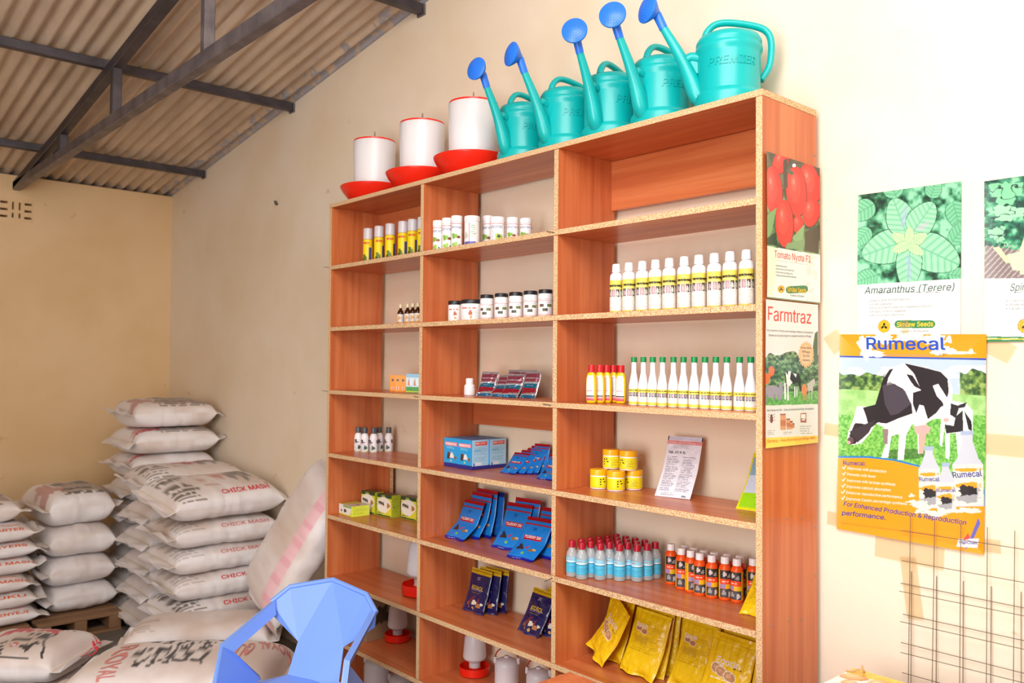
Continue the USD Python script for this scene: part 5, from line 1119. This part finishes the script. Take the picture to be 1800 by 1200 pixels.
for k, (s, w_) in enumerate([('Improves milk production', 205), ('Prevents milk fever', 150), ('Improves milk lactose synthesis', 255), ('Improves calcium absorption', 230), ('Enhances reproductive performance', 292), ('Improves Casein percentage synthesis', 318)]):
    y0 = 980 + 32 * k; x0 = 484 - 1.5 * k
    P.text('✓' if False else s, (x0, y0), (x0 + w_, y0 + w_ * .11), 15, 'ink_white', shear=.2)
    P.art.poly([(x0 - 22, y0 - 14), (x0 - 17, y0 - 6), (x0 - 6, y0 - 22), (x0 - 4, y0 - 19), (x0 - 16, y0), (x0 - 24, y0 - 11)], 'f6f2ea')
P.text('For Enhanced Production & Reproduction', (464, 1170), (1100, 1287), 24, 'ink_navy', True, .2); P.text('performance.', (454, 1218), (680, 1250), 24, 'ink_navy', True, .2)
P.text('HighChem East Africa Ltd, Veterinary Division, P.O. Box 39382 Nairobi', (450, 1264), (960, 1345), 8, 'ink_orange'); P.text('HighChem', (1064, 1382), (1160, 1392), 14, 'ink_navy', True)
P.done()
# tape holding the posters
def tape(lab, x, z, w_, h_, rot=0.0, y=None):
    p = obj('sticky_tape', bx(-w_ / 2, w_ / 2, -.0004, .0004, -h_ / 2, h_ / 2), 'clear_tape')
    UsdGeom.Xformable(stage.GetPrimAtPath(p)).AddTransformOp().Set(mtx((x, (WY - .0045) if y is None else y, z), 0, rot)); tag(p, lab, 'tape', 'strips of sticky tape on the wall')
tape('tape strip at the upper corner of the cow poster, by the shelf', 2.446, 1.735, .05, .06, -.6)
tape('tape strip halfway up the cow poster, by the shelf', 2.436, 1.47, .05, .036, .1)
tape('tape strip halfway up the cow poster, on its far edge', 2.897, 1.46, .11, .055, .02)
tape('tape strip at the upper corner of the cow poster, under the spinach one', 2.895, 1.71, .07, .05, .5)
tape('broad tape patch under the cow poster', 2.66, 1.142, .19, .06, .04)
tape('tape strip at the lower corner of the cow poster, by the shelf', 2.437, 1.205, .035, .04, .05)
tape('tape strip at the lower far corner of the cow poster', 2.865, 1.195, .06, .035, -.03)
tape('long yellowed tape strip hanging down the wall behind the wire mesh', 2.668, 1.045, .045, .17, -.12)
tape('tape strip joining the amaranth and cow posters', 2.655, 1.772, .02, .045, 0, WY - .009)

# ---------------------------------------------------------------- wire mesh panels leaning on the wall
def wire_panel(label, x0, ztop, nv, nh, y, lean, dz0, dx=.0655, dz=.0825):
    t = thing('wire_mesh_panel', label, 'wire mesh', m=mtx((x0, y, ztop - 1.235), 0, 0, lean), group='welded wire panels on the wall')
    hgt = 1.235
    r = random.Random(int(x0 * 1e4))
    for k in range(nv):
        x = k * dx; a = r.uniform(-.004, .004)
        obj('upright_wire', tube([(x, 0, 0), (x + a, r.uniform(-.002, .002), hgt * .5), (x + a * .3, 0, hgt)], .0010, 6), 'steel_wire', t)
    for k in range(nh):
        z = hgt - dz0 - k * dz; a = r.uniform(-.003, .003)
        obj('cross_wire', tube([(-.026 + r.uniform(-.004, .004), .0024, z + a), (nv * dx * .5, .0026, z), (nv * dx, .0024, z + a)], .0010, 6), 'steel_wire', t)
wire_panel('taller welded wire panel leaning on the wall under the cow poster', 2.672, 1.247, 9, 14, .255, -.045, .044)
wire_panel('shorter welded wire panel leaning behind the taller one', 2.668, 1.092, 9, 12, .285, -.03, .040, .0685, .0815)
# ---------------------------------------------------------------- feed sacks
def sack(name, label, m, L, Wd, H, seed, art=None, letters=(), group=None, flap=.045, droop=0.0, nu=96, nv=72, square=.62):
    """pillow-shaped woven sack; length along local x, seams at the ends; print faces up and to -y. Origin at the middle of its base"""
    t = thing(name, label, 'feed sack', m=m, group=group)
    hl = L / 2
    def surf(p, f, lift=0.0):
        """p along the length (m), f angle round the section: 0 = +y side, pi/2 = top, pi = -y side"""
        u = np.clip(p / hl, -1, 1); au = np.abs(u)
        body = np.clip((1 - flap * 2 / L * 1.0 - au) / (1 - flap * 2 / L), 0, 1)
        b = H / 2 * np.power(np.maximum(1 - (1 - body) ** 8, 0), .5) + .005
        w = Wd / 2 * (1 - .10 * np.sin(np.clip((1 - au) * 5, 0, np.pi / 2)) * 0 + .05 * np.clip((au - .8) / .2, 0, 1)) * (1 - .035 * (1 - u ** 2) * 0)
        cy, sy = np.cos(f), np.sin(f)
        y = w * np.sign(cy) * np.abs(cy) ** square; z = b * np.sign(sy) * np.abs(sy) ** (.72)
        q = np.stack([p * 5, y * 5, z * 5 + seed * 7.3], -1)
        wr = (meshkit.fbm(q, 3, seed) - .5) * .026 + (meshkit.fbm(q * [5, 1.2, 1.2], 2, seed + 5) - .5) * .010
        wr = wr * (.3 + body)
        nrm = np.stack([np.zeros_like(p), cy * b / max(H / 2, 1e-3) * .8, sy], -1); nrm /= np.linalg.norm(nrm, axis=-1, keepdims=True) + 1e-9
        wav = np.clip((au - .9) / .1, 0, 1) * (.016 * np.sin(y / Wd * 11 + seed * 2 + u) + .02 * np.sin(seed * 3.1 + u))
        P_ = np.stack([p, y, z + wav], -1) + nrm * (wr[..., None] + lift)
        P_[..., 2] += H / 2 - droop * u ** 2 * H
        ear = np.clip((au - .8) / .2, 0, 1) * np.abs(y / (Wd / 2)) ** 2
        P_[..., 0] += np.sign(u) * ear * .008
        P_[..., 2] = np.where(P_[..., 2] < .012, .012 * np.exp((P_[..., 2] - .012) * 14), P_[..., 2]) if droop <= 0 else P_[..., 2]
        return P_
    u = np.linspace(-hl, hl, nu); f = np.linspace(-np.pi, np.pi, nv, endpoint=False)
    U, Fz = np.meshgrid(u, f, indexing='ij'); V = surf(U.ravel(), Fz.ravel())
    i = np.arange(nu - 1)[:, None] * nv; j = np.arange(nv)[None]; k = (j + 1) % nv
    a_, b_, c_, d_ = (i + j).ravel(), (i + k).ravel(), (i + nv + k).ravel(), (i + nv + j).ravel()
    F = np.vstack([np.stack([a_, c_, b_], 1), np.stack([a_, d_, c_], 1)])
    n0 = len(V); V = np.vstack([V, surf(np.array([-hl]), np.array([0.0])) * 0 + V[:nv].mean(0), V[-nv:].mean(0)[None]])
    F = np.vstack([F, np.stack([np.full(nv, n0), j[0], k[0]], 1), np.stack([np.full(nv, n0 + 1), (nu - 1) * nv + k[0], (nu - 1) * nv + j[0]], 1)])
    mesh = trimesh.Trimesh(V, F, process=False)
    # flat print coordinates: x along, y across (0 = middle of the top, negative towards the -y side)
    R_ = Wd / 2 * 1.12
    yq = -(Fz.ravel() - np.pi / 2) * R_ / (np.pi / 2)
    art_ = Art(np.r_[U.ravel(), -hl, hl], np.r_[yq, 0, 0], 'ddd0c6')
    nz = meshkit.fbm(np.stack([art_.x * 6 + seed, art_.y * 6, art_.x * 0], -1), 4, seed)
    art_.c = lin('f0ecee') * (1 - np.clip((nz - .35) * 2.2, 0, 1)[:, None] * .55) + lin('c9ad98') * (np.clip((nz - .35) * 2.2, 0, 1)[:, None] * .55)
    dust = np.clip(1 - np.abs(art_.y + .02) / (Wd * .42), 0, 1) ** .7 * np.clip(.35 + nz, 0, 1) * .42
    art_.c = art_.c * (1 - dust[:, None]) + lin('c4a68e') * dust[:, None]
    if art: art(art_, L, Wd)
    obj('woven_bag', mesh, 'woven_sack', t, smooth=True, paint=art_.c)
    for txt, hh, wd, x0, y0, ink, bold, rot in letters:
        c, s = math.cos(rot), math.sin(rot)
        fn = lambda x, y: surf(x0 + c * x - s * y, np.pi / 2 - (y0 + s * x + c * y) * (np.pi / 2) / R_, .0035)
        obj('lettering', wrap(text_line(txt, hh, wd, bold), fn, .022), ink, t)
    # stitched seam along both ends
    fs = np.linspace(-np.pi, np.pi, 60, endpoint=False)
    for s in (-1, 1): obj('stitching', tube(surf(np.full(60, s * (hl - flap * .8)), fs, .002), .0016, 5, closed=True), 'cream_cap', t)
    return t
DK = '6a5f58'
def art_mash(a, L, Wd, faded=0.0):
    k = 1 - faded
    a.mask(lines_mask(a.x, a.y, -L * .42, -L * .20, -.20, .20, 18, 2, dash=.012), DK, .85 * k + .1)
    a.mask(lines_mask(a.x, a.y, -L * .15, L * .02, -.06, .18, 6, 4, dash=.03, fill=.5), 'c46a60', .6 * k).blob(L * .06, .05, .055, .06, 'cf8a80', 3, .4, .5 * k).blob(L * .05, .02, .025, .02, 'b84a4a', 5, .5, .6 * k)
    a.blob(L * .20, .04, .06, .045, DK, 2, .7, .8 * k).blob(L * .24, -.0, .03, .03, DK, 7, .8, .8 * k).mask(lines_mask(a.x, a.y, L * .33, L * .36, -.12, -.02, 5, 3, dash=.02), 'c44a4a', .8 * k)
def art_block(a, L, Wd):
    a.poly([(-L * .22, -.14), (L * .38, -.14), (L * .34, .05), (-L * .10, .06)], 'a08a7c', .8).mask(lines_mask(a.x, a.y, -L * .2, L * .38, -.19, .06, 10, 3, dash=.018, fill=.6), '4c443f', .9)
    a.blob(-L * .32, -.06, .06, .07, 'b4665a', 3, .5, .7).mask(lines_mask(a.x, a.y, -L * .4, L * .3, .12, .2, 3, 6, dash=.03, fill=.5), 'b87a68', .6)
def art_plain(a, L, Wd): a.mask(lines_mask(a.x, a.y, -L * .4, -L * .25, -.12, .0, 6, 2, dash=.012), DK, .35)
CM = lambda y0=-.205, ink='ink_red': ('CHICK MASH', .042, .27, .10, y0, ink, True, 0.0)
G1, G2, G3, G4, G5 = 'sacks stacked in the corner', 'sacks stacked behind the front stack', 'chick mash sacks in the front stack', 'sacks stacked along the end wall', 'layer mash sacks stacked along the end wall'
def rot_m(x, y, z, rz, ry=0.0, rx=0.0): return mtx((x, y, z), rz, ry, rx)
YAW_Y = math.pi / 2
rs = random.Random(5)
WORDS = ['topmost', 'second', 'third', 'fourth', 'fifth', 'sixth', 'seventh', 'eighth', 'ninth']
# corner stack
def stack_z(base, hs, squeeze=.992):
    out, z = [], base
    for h in hs: out.append(z); z += h * squeeze
    return out
hs = [.149] * 6 + [.160, .170, .185]
zs = stack_z(.004, hs); S1a = None
for k in range(9):
    z, h = zs[8 - k], hs[8 - k]
    lab = f'{WORDS[k]} woven sack down in the tall stack in the room corner'
    m = rot_m(-2.20 + rs.uniform(-.02, .02), -.008 + rs.uniform(-.01, .01), z, YAW_Y + rs.uniform(-.03, .03) - .03 * (k == 0))
    if k == 0: sack('feed_sack', lab, m, .63, .48, h, 11, art_block, [('BROILER', .05, .2, -.14, .10, 'ink_faint_red', True, 0)], G1, flap=.05)
    elif k == 1: sack('feed_sack', lab, m, .63, .50, h, 12, art_block, [('FINISHER', .035, .16, -.17, -.12, 'ink_red', True, .2)], G1)
    elif k == 2: sack('feed_sack', lab, m, .63, .49, h, 13, art_plain, [('FINISHER', .035, .14, -.19, -.10, 'ink_red', True, .3)], G1)
    elif k == 3: S1a = sack('feed_sack', lab, m, .63, .49, h, 14, art_plain, [], G1)
    else: dup(S1a, lab, None, 0, G1, m=m)
# middle stack, tucked behind the front one
hs = [.155] * 5 + [.18]; zs = stack_z(.03, hs); S2a = None
for k in range(6):
    lab = f'{WORDS[k]} woven sack down in the stack between the corner stack and the front one'
    m = rot_m(-1.712 + rs.uniform(-.01, .01), -.035 + rs.uniform(-.01, .01), zs[5 - k] + (.03 if k == 0 else 0), YAW_Y + rs.uniform(-.03, .03))
    if k == 0: sack('feed_sack', lab, m, .70, .46, .18, 21, art_mash, [('CHICK MASH', .042, .27, .08, .02, 'ink_red', True, 0)], G2)
    elif k == 1: S2a = sack('feed_sack', lab, m, .68, .465, .16, 22, art_plain, [], G2)
    else: dup(S2a, lab, None, 0, G2, m=m)
# front stack: chick mash
hs = [.145, .145, .146, .146, .152, .18]; zs = stack_z(.03, hs)
inks = ['ink_red', 'ink_faint_red', 'ink_faint_red', 'ink_red', 'ink_red', 'ink_red']
for k in range(6):
    z, h = zs[5 - k], hs[5 - k]
    lab = ['tilted chick mash sack lying topmost on the front stack', 'chick mash sack with faded red lettering, under the topmost tilted one', 'chick mash sack with its lettering almost worn off, third down in the front stack', 'chick mash sack squeezed fourth down in the front stack', 'chick mash sack with bright lettering, fifth down in the front stack', 'lowest woven sack of the front stack, behind the big plain sack'][k]
    m = rot_m(-1.222 + [.03, 0, -.01, .0, .01, .0][k], [-.075, -.055, -.045, -.04, -.04, -.05][k], z + .035 * (k == 0), YAW_Y + [.08, .02, 0, -.02, .02, 0][k], 0, .15 if k == 0 else 0)
    sack('chick_mash_sack', lab, m, .74 if k == 0 else .70, .47, h, 30 + k, (lambda a, L, Wd: art_mash(a, L, Wd, 0.0)) if k in (0, 4) else (lambda a, L, Wd: art_mash(a, L, Wd, .6)), [('CHICK MASH', .046 if k == 0 else .042, .29, .10, -.15 if k == 0 else -.20, inks[k], True, 0.0)], G3, flap=.045)
# end wall stack, ends facing the room
hs = [.160, .175, .185, .225]; zs = stack_z(.118, hs)
for k in range(4):
    lab = f'{WORDS[k]} woven sack down in the stack against the end wall, beside the orange lettered sacks'
    m = rot_m(-2.26 + rs.uniform(-.02, .02), -.575 + .01 * (k % 2), zs[3 - k], YAW_Y + .06 + rs.uniform(-.05, .05))
    sack('feed_sack', lab, m, .45, .62, hs[3 - k], 41 + k, art_block if k == 0 else art_plain, [], G4, flap=.04)
# layer mash stack, orange lettering
def art_layer(a, L, Wd):
    a.mask(lines_mask(a.x, a.y, L * .05, L * .38, -.08, .12, 8, 3, dash=.02, fill=.5), '5a4c44', .7).poly([(-L * .3, .0), (L * .2, .02), (L * .3, .06), (-L * .3, .06)], 'd8783c', .6).mask(lines_mask(a.x, a.y, -L * .1, L * .42, -.13, -.10, 1, 3, dash=.03), 'd8683a', .7)
hs = [.096, .096, .097, .097, .098, .102, .15]; zs = stack_z(.118, hs)
for k in range(7):
    lab = f'{WORDS[k]} flat sack down in the stack with orange lettering, at the picture edge'
    m = rot_m(-2.14 + rs.uniform(-.02, .02) - .06 * (k == 0), -1.15 + rs.uniform(-.02, .02) - .06 * (k == 0), zs[6 - k], YAW_Y + rs.uniform(-.04, .04))
    sack('layer_mash_sack', lab, m, .72, .50, hs[6 - k], 50 + k, art_block if k == 0 else art_layer, [] if k == 0 else [(['', 'STARTER', 'LAYERS', 'KIENYEJI MASH', 'KIENYEJI MASH', 'KUKU', 'KIENYEJI'][k], .042, .40 if k in (3, 4) else .2, .10 if k in (3, 4) else .16, -.225, 'ink_orange', True, 0.0)], G5, flap=.05, nu=72, nv=56)
# pallets under those stacks
def pallet(label, x0, x1, y0, y1, n):
    t = thing('pallet', label, 'pallet', group='wooden pallets under the sacks')
    wd = (x1 - x0 - (n - 1) * .035) / n
    for k in range(n): obj('plank', bx(x0 + k * (wd + .035), x0 + k * (wd + .035) + wd, y0, y1, .095, .117, .003), 'pallet_wood', t)
    for yy_ in (y0 + .04, (y0 + y1) / 2, y1 - .04): obj('bearer', bx(x0, x1, yy_ - .035, yy_ + .035, .018, .0945, .004), 'pallet_wood', t)
    for k in (0, 1, 2): xx = x0 + .05 + k * (x1 - x0 - .1) / 2; obj('foot_plank', bx(xx - .05, xx + .05, y0, y1, 0, .0175, .003), 'pallet_wood', t)
pallet('worn wooden pallet under the orange lettered sacks', -2.62, -1.76, -1.55, -.86, 7)
pallet('worn wooden pallet under the end wall stack', -2.70, -1.84, -.83, -.36, 7)
# the big sacks on the floor in front
def art_royal(a, L, Wd):
    for k in range(8):
        a.blob(-L * .12 + .075 * (k % 4) - .02, -.01 + .10 * (k // 4), .040, .034, '2e2a2c', k, .9).blob(-L * .12 + .075 * (k % 4) - .02, -.01 + .10 * (k // 4), .024, .018, 'e6dedb', k, .6)
    a.mask(lines_mask(a.x, a.y, -L * .05, L * .25, .14, .20, 3, 2, dash=.02), DK, .7)
sack('feed_sack', 'big plain woven sack lying in front of the chick mash stack', rot_m(-.685, -.32, .146, 1.0, -.02, 0), .80, .37, .185, 61, art_plain, [], 'big sacks on the floor', flap=.05)
sack('feed_sack', 'plain woven sack flat on the floor under the big plain sack', rot_m(-.685, -.33, .001, 1.0), .76, .38, .13, 60, art_plain, [], 'big sacks on the floor', flap=.045, nu=60, nv=48)
sack('royal_sack', 'big woven sack with black ornament and red lettering, behind the blue chair', rot_m(-.08, -.655, .152, .80, -.03, .04), .98, .50, .22, 62, art_royal, [('ROYAL', .07, .20, -.28, -.07, 'ink_faint_red', True, -1.35), ('ROYAL GOLD', .055, .27, .31, .06, 'ink_faint_red', True, math.pi + .5), ('DAIRY', .035, .12, -.30, .15, 'ink_faint_red', True, 0)], 'big sacks on the floor', flap=.055)
sack('royal_sack', 'lettered woven sack on the floor under the one with black ornament', rot_m(-.08, -.665, .001, .80), .86, .46, .135, 63, art_plain, [('ROYAL GOLD', .05, .34, .12, -.22, 'ink_faint_red', True, 0.0)], 'big sacks on the floor', flap=.045, nu=60, nv=48)
def art_top(a, L, Wd):
    a.blob(-.10, .05, .055, .04, 'cf4a58', 2, .6).blob(.06, .06, .05, .035, 'cf4a58', 4, .6).blob(-.12, .09, .03, .02, 'cf4a58', 1, .6)
    for q in ([(-.18, -.16), (-.10, -.10), (-.06, -.02), (.10, 0), (.16, -.06), (.20, -.15)],):
        a.mask(shapely.contains_xy(shapely.LineString(q).buffer(.006), a.x, a.y), '3a3434').mask(shapely.contains_xy(shapely.LineString([(-.18, -.16), (.2, -.15)]).buffer(.005), a.x, a.y), '3a3434')
    a.blob(.08, -.06, .03, .03, '3a3434', 5, .9).blob(-.06, -.10, .035, .03, '3a3434', 3, 1.0).mask(lines_mask(a.x, a.y, -.02, .14, .005, .02, 1, 3, dash=.01), '3a3434').mask(lines_mask(a.x, a.y, .12, .18, .06, .10, 4, 3, dash=.01), '3a3434').ell(.0, -.05, .018, .018, 'd84a58').ell(.0, -.05, .010, .010, 'e6dedb')
    a.mask(lines_mask(a.x, a.y, -.14, .12, .10, .13, 1, 6, dash=.02), 'd88a88', .8)
sack('dairy_mash_sack', 'woven sack printed with red cows and a black drawing, uppermost at the picture edge', rot_m(-.985, -1.065, .137, .76, 0, .0), .60, .42, .17, 71, art_top, [('TOPDAIRY MASH', .04, .32, -.25, .0, 'ink_red', True, -1.45), ('70 KG', .05, .16, .26, .05, 'ink_red', True, -1.2)], 'red printed sacks in front', flap=.05)
sack('dairy_mash_sack', 'woven sack with red cows and lettering, cut off by the bottom of the picture', rot_m(-.62, -1.40, .002, .76, 0, 0), .72, .42, .22, 72, art_top, [('DAIRY', .05, .2, .26, .0, 'ink_red', True, -1.3)], 'red printed sacks in front', flap=.05)
sack('dairy_mash_sack', 'folded end of a woven sack lying under the red cow sack', rot_m(-.99, -1.07, .001, .76), .62, .42, .13, 73, art_plain, [('MASH', .05, .12, -.26, -.14, 'ink_red', True, 0)], 'red printed sacks in front', flap=.05, nu=60, nv=48)
# sack leaning against the end of the shelf unit
def art_band(a, L, Wd):
    a.rect(-L * .5, L * .5, -.13, -.045, 'eebcc4', .85); a.mask((a.y > -.13) & (a.y < -.045) & (np.sin(a.x * 60) > .5), 'e6a4b0', .6)
    for k in range(5): a.mask(np.abs(np.hypot((a.x + .3 - .14 * k) / 1.0, (a.y - .12) / .8) - .035) < .003, '8a8488', .6)
M = Gf.Matrix4d(1.0)
lx = np.array([.28, .34, .76]); lx /= np.linalg.norm(lx)
wx = np.array([.95, -.12, -.25]); wx -= lx * (wx @ lx); wx /= np.linalg.norm(wx)
bz = np.cross(wx, lx); bz = bz if bz[1] < 0 else -bz; by = np.cross(bz, lx)
o_ = np.array([-.385, .055, .735]) - bz * .10
M = Gf.Matrix4d(*lx, 0, *by, 0, *bz, 0, *o_, 1)
sack('leaning_sack', 'white woven sack with a pink band, leaning in the gap beside the shelf', M, .86, .46, .19, 81, art_band, [], None, flap=.045, droop=.10)

# ---------------------------------------------------------------- blue plastic chair
CH = thing('plastic_chair', 'blue faceted plastic armchair in front of the shelves', 'chair', (.758, -.433, 0), .528)
A_, B_, C_, D_, F_, T_ = (.228, -.008, .718), (.168, .028, .772), (.266, -.272, .630), (.099, -.018, .580), (.110, -.069, .470), (0, .069, .804)
mir = lambda p: (-p[0], p[1], p[2])
LB = (-.222, -.002, .662)                                    # lower lobe of the back
Kb = (-.150, .045, .785)
# backrest: facets fanning out from the lower joint to the rim
bv = [mir(A_), mir(B_), T_, B_, A_, mir(LB), LB, mir(D_), D_, (-.075, .055, .70), (.075, .055, .70)]
bv[5], bv[6] = LB, mir(LB)
bf = [(0, 5, 7), (0, 7, 1), (1, 7, 2), (2, 7, 8), (2, 8, 3), (3, 8, 4), (4, 8, 6)]
bf = [f[::1] for f in bf]
obj('backrest', shell(bv[:9], bf, .006), 'chair_plastic', CH)
rim = np.array([mir(A_), mir(B_), T_, B_, A_])
obj('back_rim', tube(rim + np.array([0, .004, 0]), .010, 8), 'chair_plastic', CH, smooth=40)
# lower back and seat
sv = [mir(D_), D_, F_, mir(F_), (-.235, -.10, .435), (.235, -.10, .435), (-.235, -.46, .452), (.235, -.46, .452), (0, -.075, .465), (-.225, -.03, .40), (.225, -.03, .40)]
obj('lower_back', shell(sv[:4] + [sv[8]], [(0, 3, 4), (0, 4, 1), (1, 4, 2)], .006), 'chair_plastic', CH)
obj('seat', shell(sv, [(3, 4, 6, 8), (8, 6, 7), (8, 7, 5, 2), (3, 9, 4), (2, 5, 10)], .008), 'chair_plastic', CH)
def arm(s):
    g = lambda p: (s * p[0], p[1], p[2])
    # outer band: from the back rim forward and down, then the front post
    A2, C2 = A_, C_
    inner_back, inner_front = (.212, -.02, .668), (.245, -.232, .598)
    top = [A2, C2, inner_front, inner_back]
    lowf, lowb = (.232, -.34, .43), (.232, -.06, .43)
    vs = [g(A2), g(C2), g(inner_front), g(inner_back), g((.270, -.330, .430)), g((.238, -.065, .450)), g((.214, -.042, .44))]
    fs = [(0, 3, 2, 1), (1, 2, 5, 4)]
    if s > 0: fs = [f[::-1] for f in fs]
    return shell(vs, fs, .022)
for s in (-1, 1):
    p = obj('armrest', arm(s), 'chair_plastic', CH)
for sx in (-1, 1):
    for yf, yb, lean in ((-.40, -.44, 1), (-.075, .06, -1)):
        q0 = np.array([sx * .215, yf, .405]); q1 = np.array([sx * .255, yb, .0])
        leg = bar(q0, q1, .05, .035, (0, 1, 0)); lv = np.array(leg.vertices); lv[:, 2] = np.maximum(lv[:, 2], 0); obj('leg', trimesh.Trimesh(lv, leg.faces, process=False), 'chair_plastic', CH)
obj('apron', cat(bx(-.225, .225, -.462, -.446, .39, .45, .003), bx(-.232, -.220, -.45, -.10, .39, .425, .003), bx(.220, .232, -.45, -.10, .39, .425, .003), bx(-.20, .20, -.085, -.07, .37, .425, .003)), 'chair_plastic', CH)

# ---------------------------------------------------------------- desk and the printed table at the bottom edge
DZ = .85
dk = thing('desk', 'orange wooden desk corner with a chipped board edge, below the shelves', 'desk')
obj('desk_top', bx(2.118, 3.05, -1.35, -.470, DZ - .018, DZ, .001), 'laminate_upright', dk)
ed = [(2.118 + .0, -.472)]
r = random.Random(4); ptsb = []
for k in range(60):
    x = 2.118 + k * (.93 / 59); ptsb.append((x, -.4715 + r.uniform(.0, .004)))
ptsl = [(2.1185 - r.uniform(0, .004), -1.35 + k * .88 / 50) for k in range(51)]
obj('raw_edge', cat(prism(ptsb + [(3.048, -.474), (2.118, -.474)], DZ - .0175, DZ - .0008), prism(ptsl + [(2.121, -.472), (2.121, -1.35)], DZ - .0175, DZ - .0008)), 'chipboard', dk)
obj('side_panel', bx(2.15, 2.168, -1.30, -.52, 0, DZ - .0185), 'laminate_upright', dk)
obj('side_panel', bx(3.0, 3.018, -1.30, -.52, 0, DZ - .0185), 'laminate_upright', dk)
obj('modesty_panel', bx(2.1685, 2.9995, -.56, -.542, .2, DZ - .0185), 'laminate_lengthwise', dk)
tb = thing('print_topped_table', 'low table with a glossy printed sheet of potatoes under clear plastic', 'table')
obj('table_frame', cat(bx(2.585, 3.25, -.45, .145, .81, .8455, .006)), 'white_plastic', tb)
for x in (2.62, 3.21):
    for y in (-.41, .11): obj('leg', bx(x - .02, x + .02, y - .02, y + .02, 0, .8095, .003), 'white_plastic', tb)
nx, ny = 150, 140
X, Y = np.meshgrid(np.linspace(2.592, 3.245, nx), np.linspace(-.444, .139, ny)); a = Art(X.ravel(), Y.ravel(), 'f4f2ee')
a.rect(2.59, 3.3, .095, .139, 'f4cf4a').lines(2.60, 3.24, .098, .132, 3, 'c89a20', dash=.006)
for k in range(26):
    cx, cy = 2.625 + .062 * (k % 5) + .02 * (k // 5 % 2), .075 - .055 * (k // 5); a.ell(cx, cy, .036, .024, 'c98d50', .5 + k).ell(cx - .004, cy + .004, .030, .019, 'e6b57c', .5 + k).ell(cx - .008, cy + .008, .014, .008, 'f2d0a0', .5 + k)
leaf_noise(a, (a.x > 2.75 + .02 * np.sin(a.y * 40)) & (a.y < .09) & (a.x < 3.0), ['2a3a2a', '4f7a44', '8ab070'], .03, 3)
i = (np.arange(ny - 1)[:, None] * nx + np.arange(nx - 1)[None]).ravel(); F = np.vstack([np.stack([i, i + 1, i + nx + 1], 1), np.stack([i, i + nx + 1, i + nx], 1)])
obj('printed_sheet', trimesh.Trimesh(np.stack([a.x, a.y, np.full_like(a.x, .8466)], 1), F, process=False), 'print_gloss', tb, paint=a.c, smooth=True)
tw = thing('twist_of_tape', 'crumpled twist of brown tape on the corner of the printed table', 'tape', (2.625, .125, .8475), -.5)
obj('strip', tube(bez([(-.012, .006, .014), (-.004, .004, .005), (.006, .0, .003), (.010, -.006, .010), (.006, -.014, .011), (-.008, -.026, .003), (-.016, -.04, .0025)], 6), .0025, 8), 'brown_tape', tw, smooth=True)
